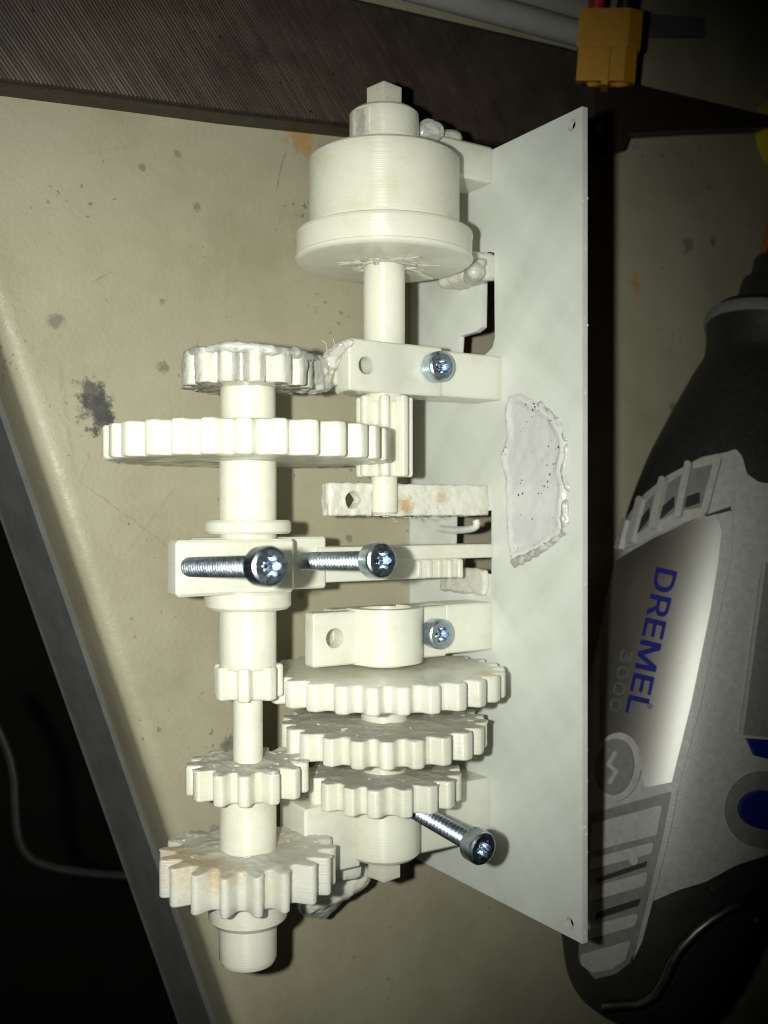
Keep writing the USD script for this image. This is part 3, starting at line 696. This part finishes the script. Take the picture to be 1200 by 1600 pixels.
# clear glue over the top gear, trailing across to the first arm
vmid = (LV(594, RT) + LV(546, RT)) / 2; hh_ = abs(LV(594, RT) - LV(546, RT)) / 2
go = Polygon(LAST[(round(LU), RT)]).buffer(.75, quad_segs=4).buffer(-.25, quad_segs=4).simplify(.05)
def y_extrude(poly, v0, v1, u, w):
    c = np.array(poly.exterior.coords)[:-1]
    if not poly.exterior.is_ccw: c = c[::-1]
    m = Manifold.extrude(CrossSection([c]), v1 - v0)      # along z, then laid along y
    return m.rotate((-90, 0, 0)).scale((1, 1, -1)).translate((u, v0, w)) if False else m.transform(np.array([[1, 0, 0, u], [0, 0, 1, v0], [0, 1, 0, w]], float))
shell = y_extrude(go, vmid - hh_ - .05, vmid + hh_ + .5, LU, AW) - cyl((LU, vmid - 9, AW), (LU, vmid + 9, AW), 4.5)
put('glue_coat', roughen(shell, .55, .34, 1.7, 61), M_glue, ls, smooth=60)
g = np.random.default_rng(3); gb = []
for k in range(15):
    a = math.radians(-30 + 215 * k / 14.0 + g.uniform(-6, 6)); r = RT - .2 + g.uniform(-.5, .4)
    gb.append(((LU + r * math.cos(a), vmid + hh_ + g.uniform(-.2, .7), AW + r * math.sin(a)), g.uniform(.5, 1.1)))
put('glue_lump', blob(gb, .4, .2, .9, 62, 4), M_glue, ls, smooth=60)
tail = [((440, 556, 29), 1.6), ((452, 590, 29), 2.0), ((462, 568, 29), 2.6), ((470, 596, 28), 2.1), ((480, 572, 28), 2.5), ((490, 600, 27), 1.9), ((496, 574, 27), 2.2), ((505, 598, 26), 1.7), ((512, 570, 27), 1.6), ((524, 552, 29), 1.3), ((534, 541, 30.5), 1.0), ((548, 536, 32), .7)]
put('glue_coat', blob([(onW(*p), r) for p, r in tail], .45, .5, 1.1, 63, 3), M_glue, ls)

# ------------------------------------------------------------------ screws
def screw(label, tip, head, group='socket head screws of the clamps', hr=2.75, hh=3.0, tr=1.5):
    tip, head = np.asarray(tip, float), np.asarray(head, float)
    t = head - tip; L = np.linalg.norm(t); t /= L
    a = np.cross(t, [0, 1.0, 0]); a /= np.linalg.norm(a); b = np.cross(t, a)
    R = np.stack([a, b, t], 1)
    place = lambda m: trimesh.Trimesh(np.asarray(m.vertices) @ R.T + tip, m.faces, process=False)
    th = thing('screw', label, 'screw', tip, group=None)
    # thread
    pitch, n = .95, 24; nz = int(L / pitch * 12)
    zz = np.linspace(0, L, nz); V = []
    for z in zz:
        ph = (z / pitch - np.arange(n) / n) % 1.0
        r = tr + .05 - .52 * np.clip(np.abs(ph - .5) * 2.5 - .12, 0, 1)
        r = r * np.clip(.72 + z / 1.2 * .28, .72, 1)
        an = np.arange(n) / n * 2 * np.pi
        V.append(np.stack([r * np.cos(an), r * np.sin(an), np.full(n, z)], 1))
    V = np.vstack(V + [[[0, 0, 0]], [[0, 0, L]]]); Fc = []
    for i in range(nz - 1):
        for j in range(n):
            q = (j + 1) % n
            Fc += [[i * n + j, i * n + q, (i + 1) * n + q], [i * n + j, (i + 1) * n + q, (i + 1) * n + j]]
    for j in range(n):
        q = (j + 1) % n; Fc += [[nz * n, q, j], [nz * n + 1, (nz - 1) * n + j, (nz - 1) * n + q]]
    put('thread', place(trimesh.Trimesh(V, Fc, process=False)), M_screw, th, smooth=30)
    # head with a six lobed recess
    prof = [(hr - .25, 0), (hr, .25), (hr, hh - .55), (hr - .18, hh - .2), (hr - .5, hh)]
    Hd = CrossSection([np.array([(0, 0)] + prof + [(0, hh)])]).revolve(48).translate((0, 0, L))
    lob = unary_union([Point(0, 0).buffer(1.12)] + [Point(1.12 * math.cos(k * np.pi / 3), 1.12 * math.sin(k * np.pi / 3)).buffer(.42) for k in range(6)])
    lob = lob.buffer(.12).buffer(-.12).simplify(.02).reverse()
    cut = Manifold.extrude(CrossSection([np.array(lob.exterior.coords)[:-1]]), 1.9).translate((0, 0, L + hh - 1.7))
    m = (Hd - cut).to_mesh()
    hd = put('head', place(trimesh.Trimesh(np.array(m.vert_properties[:, :3]), np.array(m.tri_verts))), M_screw, th, smooth=28)
    m = Manifold.extrude(CrossSection([np.array(lob.buffer(-.05).exterior.coords)[::-1][:-1]]), .3).translate((0, 0, L + hh - 1.95))
    cone = CrossSection([np.array([(0, 0), (1.2, 0), (.5, .35), (0, .42)])]).revolve(18).translate((0, 0, L + hh - 1.72)).to_mesh()
    put('recess', place(trimesh.Trimesh(np.array(cone.vert_properties[:, :3]), np.array(cone.tri_verts))), M_screw_dark, hd, smooth=28)
    return th

def axis_point(px, py, u):  # where the sight line meets the plane x = u
    return onU(px, py, u)
T1 = onW(296, 886, 33.0); H1 = onU(408, 885, T1[0])
T1 = T1 + (T1 - H1) / np.linalg.norm(T1 - H1) * 3
screw('long shiny screw standing proud of the left clamp block', T1, H1)
T2 = onW(472, 877, 27.4); H2 = onU(582, 876, T2[0])
T2 = T2 + (T2 - H2) / np.linalg.norm(T2 - H2) * 3
screw('long shiny screw standing right of the left clamp block, above the thin arm', T2, H2)
H3 = onW(677, 575, 31.9); screw('screw sunk flush into the arm right of the shaft below the drum', H3 - [0, 0, 8], H3)
H4 = onW(676, 989, 29.0); screw('screw sunk flush into the arched clamp above the gear stack', H4 - [0, 0, 8], H4)
H5 = onW(738, 1317, 50.0); T5 = H5 + (np.array([H5[0] - .3, H5[1] + 1.9, 26]) - H5)
screw('loose slanting screw half driven in beside the lowest gear of the stack', T5, H5, tr=1.55)

# ------------------------------------------------------------------ the old file along the top
fw = 6.0
fpx = [(-160, 108), (0, 129), (196, 155), (362, 178), (540, 198), (760, 224), (945, 243), (978, 234), (988, 207), (1110, 200), (1260, 196), (1260, 188), (1180, 174), (1000, 131), (985, 100), (880, 72), (560, -2), (300, -60), (-160, -170)]
fpoly = Polygon([tuple(onW(x, y, fw)[:2]) for x, y in fpx])
fl_ = thing('metal_file', 'brown worn flat metal file with diagonal teeth lying across the table', 'file', (*onW(500, 100, 0)[:2], 0))
def prism(poly, z0, z1, ch=.5):
    a = trimesh.creation.extrude_polygon(poly.buffer(-.01), z1 - z0 - ch, engine='earcut'); a.apply_translation((0, 0, z0))
    b = trimesh.creation.extrude_polygon(poly.buffer(-ch * .7), ch, engine='earcut'); b.apply_translation((0, 0, z1 - ch - .001))
    return trimesh.util.concatenate([a, b])
body_poly = fpoly
put('blade', prism(body_poly, .02, fw), M_file, fl_, smooth=20)
dA, dB = onW(300, 60, fw), onW(353, 145, fw)
dd = (dB - dA)[:2]; dd /= np.linalg.norm(dd); dn = np.array([-dd[1], dd[0]])
toothed = body_poly.buffer(-.8).intersection(Polygon([tuple(onW(x, y, fw)[:2]) for x, y in ((-400, -400), (930, -400), (930, 400), (-400, 400))]))
teeth = []
c0 = np.array(toothed.centroid.coords[0]); g = np.random.default_rng(8)
def ridge(a, b, h, w, z):
    a, b = np.array(a), np.array(b); t = b - a; L = np.linalg.norm(t)
    if L < .6: return None
    t /= L; s = np.array([-t[1], t[0]]) * w
    V = [(*(a - s), z), (*(a + s), z), (*(a + s * .55), z + h), (*(b - s), z), (*(b + s), z), (*(b + s * .55), z + h)]
    return trimesh.Trimesh(V, [[0, 2, 1], [3, 4, 5], [0, 3, 5], [0, 5, 2], [1, 2, 5], [1, 5, 4], [0, 1, 4], [0, 4, 3]], process=False)
k = -170.0
while k < 170:
    k += .62 + g.normal(0, .012)
    ln = LineString([tuple(c0 + dn * k - dd * 300), tuple(c0 + dn * k + dd * 300)]).intersection(toothed)
    for seg in getattr(ln, 'geoms', [ln]):
        if seg.length < 1: continue
        (x0, y0), (x1, y1) = seg.coords[0], seg.coords[-1]
        cuts = np.sort(np.r_[0, g.uniform(0, 1, max(1, int(seg.length / 9))), 1]); a_, b_ = np.array([x0, y0]), np.array([x1, y1])
        for c_, d_ in zip(cuts, cuts[1:]):
            jig = dn * g.normal(0, .015)
            r = ridge(a_ + (b_ - a_) * c_ + jig, a_ + (b_ - a_) * d_ + jig, g.uniform(.085, .125), .24, fw - .002)
            if r is not None: teeth.append(r)
put('tooth', trimesh.util.concatenate(teeth), M_file_teeth, fl_, smooth=False, kind='stuff')
e0, e1 = onW(-160, 108, fw), onW(560, 200, fw)
et2 = (e1 - e0); eL = np.linalg.norm(et2); et2 /= eL; en = np.array([et2[1], -et2[0], 0]); en = en if en[1] < 0 else -en
edge_t = []
for k in np.arange(0, eL, .8):                          # teeth cut across the narrow edge, leaning the other way
    p = e0 + et2 * k; a = p + np.array([0, 0, -.6]); b = p - et2 * 1.8 + np.array([0, 0, -fw + .4])
    s = et2 * .26
    V = [a - s - en * .02, a + s - en * .02, a + en * .2, b - s - en * .02, b + s - en * .02, b + en * .2]
    m = trimesh.Trimesh(V, [[0, 2, 1], [3, 4, 5], [0, 3, 5], [0, 5, 2], [1, 2, 5], [1, 5, 4], [0, 1, 4], [0, 4, 3]], process=False); trimesh.repair.fix_normals(m); edge_t.append(m)
put('edge_tooth', trimesh.util.concatenate(edge_t), M_file_teeth, fl_, smooth=False, kind='stuff')

# white tube behind the file, a grey strip behind that, a small clear box
p0, p1 = onW(480, -66, 8), onW(925, 58, 8)
put('plastic_tube', tube(np.linspace(p0, p1, 6), 2.9, 28), M_tube, cat='tube', label='white plastic tube lying above the dark file')
p0, p1 = onW(640, -62, 4), onW(930, 22, 4)
put('plastic_rod', tube(np.linspace(p0, p1, 6), 3.4, 20), M_tube, cat='rod', label='dimmer white rod behind the tube at the top edge')
bx = [onW(x, y, .1) for x, y in ((1008, 24), (1094, 30), (1096, 60), (1010, 60))]
put('plastic_box', hull([p + [0, 0, z] for p in bx for z in (0, 1.2)]), M_grey, cat='box', label='small dull grey plastic block right of the amber connector')

# ------------------------------------------------------------------ amber connector
qm = onW(956, 70, 15.0)
xz = CAM - qm; xz /= np.linalg.norm(xz); xz = xz + np.array([-.02, .22, .06]); xz /= np.linalg.norm(xz)
def onq(px, py):                                        # on the connector's own top plane
    d = ray(px, py); return CAM + d * (np.dot(qm - CAM, xz) / np.dot(d, xz))
q0, q1 = onq(946, 126), onq(955, 12)
xd = q1 - q0; xL = np.linalg.norm(xd); xd /= xL; xs = np.cross(xd, xz)
xt = thing('power_connector', 'amber two-pin power connector with red and black wires', 'connector', (*q0[:2], 0))
def xprof(wd, h, ch):
    return [(-wd / 2, -h / 2), (-wd / 2, h / 2), (wd / 2 - ch, h / 2), (wd / 2, h / 2 - ch * .9), (wd / 2, -h / 2 + ch * .9), (wd / 2 - ch, -h / 2)]
def xpoint(a, l, z): return q0 + xs * a + xd * l + xz * (z - 3.7)
def xsolid(wd, h, ch, l0, l1, sh=0): return hull([xpoint(a + sh, l, z) for a, z in xprof(wd, h, ch) for l in (l0, l1)])
front = xsolid(13.2, 7.4, 2.6, 0, xL * .47)
for s in (-3.3, 2.9): front = front - cyl(xpoint(s, -2, 0), xpoint(s, 6, 0), 2.5, n=28)
put('plug', front, M_xt, xt)
put('shell', xsolid(14.2, 8.2, 2.9, xL * .46, xL * .99, .1), M_xt, xt)
put('ridge', xsolid(1.7, 8.4, .3, -.9, xL * .47, -.1), M_xt, xt)
for s in (-3.3, 2.9):
    put('socket', cyl(xpoint(s, 1.0, 0), xpoint(s, 6, 0), 2.4, n=28) - cyl(xpoint(s, 0, 0), xpoint(s, 5.5, 0), 1.7, n=28), M_brass, xt)
put('label_recess', xsolid(10.5, 8.5, 2.2, xL * .56, xL * .58, -.8), M_xt, xt)
for s, mt in ((-3.4, M_red), (3.0, M_blackwire)):
    w_ = [xpoint(s, xL * .95, 0), xpoint(s + .3, xL + 4, .4), xpoint(s + .8, xL + 10, .6), xpoint(s + .5, xL + 18, 0)]
    put('wire', tube(spline(w_, 20), 1.9, 14), mt, xt)

# ------------------------------------------------------------------ the rotary tool on the right
RW = 24.2
A0_, A1_ = onW(1207, 495, RW), onW(985, 1592, RW)
rd = A1_ - A0_; rL = np.linalg.norm(rd); rd /= rL
rb = np.array([0, 0, 1.0]); ra = np.cross(rd, rb)
def along(py): return (py - 495) / (1592 - 495) * rL
PR = [(0, 13.2), (.022, 14.8), (.05, 14.0), (.075, 13.6), (.11, 15.4), (.19, 19.2), (.26, 22.0), (.35, 23.7), (.47, 23.9), (.62, 23.6), (.78, 22.8), (.86, 20.6), (.93, 17.4), (.97, 14.6), (.99, 11.5), (1.0, 8.0)]
from scipy.interpolate import PchipInterpolator
rfun = PchipInterpolator([p[0] for p in PR], [p[1] for p in PR])
def rot_section(t0, t1, n=60, nn=72, dr=0.0):
    ts = np.linspace(t0, t1, n); th = np.arange(nn) / nn * 2 * np.pi; V = []
    for t in ts:
        c = A0_ + rd * t * rL; r = float(rfun(t)) + dr
        V.append(c + r * (np.cos(th)[:, None] * ra + np.sin(th)[:, None] * rb))
    V = np.vstack(V + [[A0_ + rd * t0 * rL], [A0_ + rd * t1 * rL]]); Fc = []
    for i in range(n - 1):
        for j in range(nn):
            q = (j + 1) % nn; Fc += [[i * nn + j, i * nn + q, (i + 1) * nn + q], [i * nn + j, (i + 1) * nn + q, (i + 1) * nn + j]]
    for j in range(nn):
        q = (j + 1) % nn; Fc += [[n * nn, q, j], [n * nn + 1, (n - 1) * nn + j, (n - 1) * nn + q]]
    m = trimesh.Trimesh(V, Fc, process=False)
    if m.volume < 0: m.invert()
    return m
def hit_tool(px, py, dr=0.0):
    """points where sight lines first meet the tool's skin, moved out by dr; px, py arrays"""
    px, py = np.atleast_1d(px).astype(float), np.atleast_1d(py).astype(float)
    d = np.array([ray(a, b) for a, b in zip(px, py)]); d /= np.linalg.norm(d, axis=1)[:, None]
    s = np.full(len(px), 150.0)
    for _ in range(160):
        p = CAM + d * s[:, None]; q = p - A0_; t = np.clip(q @ rd / rL, 0, 1)
        rad = q - np.outer(q @ rd, rd); rr = np.linalg.norm(rad, axis=1)
        s = s + np.clip((rr - rfun(t)) * .7, -2, 4)
        s = np.minimum(s, 420)
    p = CAM + d * s[:, None]; q = p - A0_; rad = q - np.outer(q @ rd, rd); rad /= np.linalg.norm(rad, axis=1)[:, None]
    ok = (np.abs(np.linalg.norm(q - np.outer(q @ rd, rd), axis=1) - rfun(np.clip(q @ rd / rL, 0, 1))) < .3)
    return p + rad * dr, rad, ok
def patch(poly, dr0, dr1, step=7.0):
    """a raised shell on the tool's skin under an outline"""
    poly = Polygon(poly) if not isinstance(poly, Polygon) else poly
    from shapely import contains_xy
    from scipy.spatial import Delaunay
    x0, y0, x1, y1 = poly.bounds
    P = np.array([(a, b) for a in np.arange(x0, x1 + step, step) for b in np.arange(y0, y1 + step, step)])
    inn = P[contains_xy(poly.buffer(-step * .45), P[:, 0], P[:, 1])]
    ns = max(12, int(poly.exterior.length / (step * .8)))
    ring = [poly.exterior.interpolate(s).coords[0] for s in np.linspace(0, poly.exterior.length, ns, endpoint=False)]
    ring = np.array(ring); Q = np.vstack([ring, inn]) if len(inn) else ring
    T = Delaunay(Q).simplices; c = Q[T].mean(1); T = T[contains_xy(poly.buffer(.05), c[:, 0], c[:, 1])]
    hi, n, ok = hit_tool(Q[:, 0], Q[:, 1], dr1); lo = hi + n * (dr0 - dr1)
    bad = ~ok
    T = T[~bad[T].any(1)]
    k = len(Q); nr = len(ring); Fc = [list(t) for t in T] + [[t[2] + k, t[1] + k, t[0] + k] for t in T]
    for i in range(nr):
        j = (i + 1) % nr
        if not (bad[i] or bad[j]): Fc += [[i, i + k, j + k], [i, j + k, j]]
    m = trimesh.Trimesh(np.vstack([hi, lo]), Fc, process=False)
    m.remove_unreferenced_vertices(); trimesh.repair.fix_normals(m, multibody=False)
    c = m.triangles_center; q = c - A0_; rad = q - np.outer(q @ rd, rd)
    if (np.einsum('ij,ij->i', m.face_normals, rad)[:len(T)]).sum() < 0: m.invert()
    return m
rt = thing('rotary_tool', 'grey and black handheld rotary tool with a silver nameplate', 'rotary tool', (*A0_[:2], 0))
put('nose', rot_section(0, .345, 60), M_rubber, rt, smooth=40)
put('housing', rot_section(.345, .83, 60), M_housing, rt, smooth=40)
put('tail', rot_section(.83, 1.0, 40), M_rubber, rt, smooth=40)
put('nose_ring', rot_section(.012, .03, 6, dr=.5), M_housing_d, rt, smooth=40)
put('collet', tube([A0_ - rd * 24, A0_ - rd * 14, A0_ - rd * 13.9, A0_ - rd * 8, A0_ - rd * 7.9, A0_ + rd * .5], np.array([4.2, 4.4, 6.8, 7.0, 8.6, 9.2]), 28), M_rubber, rt)
cheek = [(1138, 706), (1150, 702), (1160, 714), (1167, 741), (1186, 754), (1216, 757), (1250, 762), (1285, 800), (1285, 905), (1110, 905), (985, 900), (962, 885), (1040, 840), (1100, 810), (1142, 798)]
put('housing_cheek', patch(cheek, -.4, .22, 8), M_housing, rt, smooth=50)
vent = [(966, 862), (984, 806), (1010, 772), (1045, 744), (1098, 715), (1138, 707), (1148, 722), (1147, 790), (1100, 806), (1040, 830), (1000, 850)]
put('vent_panel', patch(vent, -.3, .45, 7), M_housing, rt, smooth=50)
bars = (((1124, 719), (1103, 800), 9), ((1080, 728), (1064, 806), 9), ((1042, 752), (1026, 824), 9), ((1008, 782), (992, 846), 8), ((985, 815), (974, 858), 6))
for (a, b, w), (a2, b2, w2) in zip(bars, bars[1:]):         # dark gaps between the louvres
    q = [(a2[0] + w2 * .2, a2[1] + 6), (a[0] - w * .2, a[1] + 6), (b[0] - w * .2, b[1] - 7), (b2[0] + w2 * .2, b2[1] - 7)]
    put('vent_gap', patch(q, .40, .56, 4), M_housing_d, rt)
    q = [(b2[0] + w2 * .9, b2[1] - 28), (b[0] - w * .9, b[1] - 30), (b[0] - w * .9, b[1] - 13), (b2[0] + w2 * .9, b2[1] - 11)]
    put('vent_opening', patch(q, .50, .66, 4), M_vent, rt)
for a, b, w in bars:
    put('louvre', patch(LineString([a, b]).buffer(w * .55), .3, 1.7, 4), M_housing, rt, smooth=30)
lab = [(1120, 804), (1128, 830), (1122, 880), (1110, 955), (1080, 1100), (1050, 1222), (1008, 1231), (1001, 1192), (990, 1168), (965, 1153), (938, 1160), (940, 1050), (946, 950), (966, 876), (1022, 842), (1080, 815)]
put('nameplate', patch(lab, -.2, .5, 7), M_silver, rt, smooth=60)
tr_ = [(1124, 806), (1146, 800), (1142, 870), (1124, 960), (1094, 1105), (1060, 1230), (1052, 1226), (1083, 1100), (1113, 955), (1125, 880), (1131, 830)]
put('trim', patch(tr_, -.2, .75, 5), M_housing, rt, smooth=50)
tr2 = [(1121, 890), (1126, 890), (1096, 1102), (1061, 1226), (1054, 1226), (1086, 1100)]

def lettering(text, origin, ux, uy, hpx, stretch, dr, depth_, bold):
    m = meshkit.text_mesh(text, 1.0, .1, bold)
    vv, ff = trimesh.remesh.subdivide_to_size(m.vertices, m.faces, .16); m = trimesh.Trimesh(vv, ff, process=False); v = m.vertices
    top = v[:, 2] > .05
    P = np.array(origin) + np.outer(v[:, 0] * hpx * stretch, ux) + np.outer(v[:, 1] * hpx, uy)
    hi, n, ok = hit_tool(P[:, 0], P[:, 1], dr)
    return trimesh.Trimesh(hi + n * np.where(top, depth_, 0)[:, None], m.faces, process=False)
ux, uy = np.array([-.21, .978]), np.array([.974, .225])
def fit(text, length, hpx, bold):
    m = meshkit.text_mesh(text, 1.0, .1, bold); return length / (np.ptp(m.vertices[:, 0]) * hpx)
st = fit('DREMEL', 232, 31, True)
tx = put('lettering', lettering('DREMEL', (1030, 882), ux, uy, 31, st, .54, .08, True), M_ink, rt, smooth=False)
put('lettering', lettering('®', (1012, 1098), ux, uy, 10, 1, .54, .08, False), M_ink, rt, smooth=False)
st = fit('3000', 98, 17, False)
put('lettering', lettering('3000', (975, 1012), ux, uy, 17, st, .54, .06, False), M_inkgrey, rt, smooth=False)
def ell(cx, cy, a, b, rot=0, n=40):
    th = np.linspace(0, 2 * np.pi, n, endpoint=False); x, y = a * np.cos(th), b * np.sin(th); r = math.radians(rot)
    return Polygon(np.c_[cx + x * math.cos(r) - y * math.sin(r), cy + x * math.sin(r) + y * math.cos(r)])
put('cap_surround', patch(ell(966, 1199, 37, 54, 8), -.2, .6, 6), M_housing, rt, smooth=50)
put('brush_cap', patch(ell(964, 1199, 29, 44, 8), .5, 1.1, 6), M_housing_d, rt, smooth=50)
sl = LineString([(966, 1178), (956, 1196), (968, 1206), (958, 1224)]).buffer(3)
put('slot', patch(sl, 1.0, 1.2, 4), M_housing, rt, smooth=50)
ven2 = [(922, 1272), (1050, 1236), (1038, 1300), (1010, 1420), (990, 1500), (962, 1522), (930, 1530), (905, 1500), (905, 1400)]
put('vent_recess', patch(ven2, -.3, .15, 7), M_housing_d, rt, smooth=50)
for q in ([(930, 1288), (1036, 1257), (1027, 1304), (928, 1332)], [(928, 1342), (1023, 1315), (1019, 1333), (926, 1360)], [(926, 1388), (1014, 1361), (1009, 1383), (924, 1410)],
          [(920, 1448), (999, 1426), (994, 1446), (918, 1470)], [(912, 1492), (988, 1468), (978, 1500), (958, 1514), (930, 1520), (912, 1508)]):
    put('slat', patch(Polygon(q).buffer(-2).buffer(2), .1, .9, 6), M_housing, rt, smooth=50)
for q in ([(934, 1372), (1012, 1345), (1010, 1354), (932, 1380)], [(934, 1425), (1002, 1403), (998, 1415), (930, 1438)]):
    put('vent_opening', patch(q, .1, .25, 5), M_vent, rt)
put('bolt', patch(ell(992, 1343, 7, 9, 0, 14), .2, .9, 4), M_tube, rt, smooth=50)
vb = [(1050, 1236), (1060, 1232), (1047, 1300), (1020, 1408), (1004, 1470), (990, 1500), (1010, 1418), (1038, 1300)]
put('trim', patch(vb, -.1, 1.0, 5), M_housing, rt, smooth=50)
tailp = [(1020, 1408), (1062, 1390), (1102, 1378), (1150, 1352), (1205, 1334), (1230, 1560), (1100, 1585), (990, 1560), (985, 1500), (1004, 1470)]
put('tail_grip', patch(tailp, -.3, .4, 10), M_rubber, rt, smooth=50)
dial = [(1193, 880), (1172, 1020), (1154, 1147), (1240, 1156), (1240, 880)]
put('dial_panel', patch(dial, -.2, .7, 8), M_housing_d, rt, smooth=50)
put('panel_rim', patch([(1189, 880), (1194, 880), (1158, 1147), (1153, 1147)], .1, .95, 4), M_housing, rt, smooth=50)
put('speed_dial', patch([(1164, 1153), (1240, 1158), (1240, 1188), (1200, 1186), (1176, 1180)], .1, 1.0, 6), M_blue, rt, smooth=50)
put('switch_surround', patch(ell(1190, 1265, 58, 60), -.2, .5, 7), M_housing_d, rt, smooth=50)
put('switch', patch(ell(1186, 1263, 36, 30), .3, 1.8, 5), M_blue, rt, smooth=50)
g = np.random.default_rng(77); du = []
qx, qy = g.uniform(1060, 1190, 90), g.uniform(1000, 1400, 90)
dp, dn_, dok = hit_tool(qx, qy, .3)
for p, ok_ in zip(dp, dok):
    if ok_:
        m = hull(p + g.normal(0, .09, (5, 3))).to_mesh(); du.append(trimesh.Trimesh(np.array(m.vert_properties[:, :3]), np.array(m.tri_verts), process=False))
put('dust', trimesh.util.concatenate(du), M_tube, rt, smooth=False, kind='stuff')
hw = [(950, 1574), (980, 1569), (1008, 1563), (1026, 1548), (1038, 1522), (1050, 1494), (1068, 1468), (1102, 1436), (1150, 1406), (1200, 1385), (1240, 1372)]
hp, hn, _ = hit_tool([p[0] for p in hw], [p[1] for p in hw], 1.6)
put('hanger_wire', tube(spline(hp, 60), 1.15, 14), M_wire, rt)

# ------------------------------------------------------------------ things at the right edge
yc = onW(1222, 212, 0)
yl = thing('bottle_cap', 'yellow round cap cut off by the right edge', 'cap', yc)
cyR = np.linalg.norm(onW(1222, 212) - onW(1179, 212))
m = trimesh.creation.cylinder(cyR * .98, 9, sections=48); m.apply_translation(yc + [0, 0, 4.6]); put('side', m, M_yellow, yl, smooth=30)
m = trimesh.creation.cylinder(cyR * .8, .8, sections=48); m.apply_translation(yc + [0, 0, 9.6]); put('top_disc', m, M_yellow, yl, smooth=30)
oc = [onW(1196, 434, 8), onW(1202, 415, 8), onW(1228, 340, 8), onW(1255, 260, 8)]
ot = thing('tool_handle', 'orange tool handle with a pale tip at the right edge', 'handle', (*oc[1][:2], 0))
put('handle', tube(spline(oc[1:], 12), np.linspace(3.2, 5.2, 12), 18), M_orange, ot)
put('tip', tube([oc[0] + [1, 0, -3], oc[0] + [1.2, 0, 0], oc[1]], np.array([2.2, 3.0, 3.3]), 18), M_tube, ot)
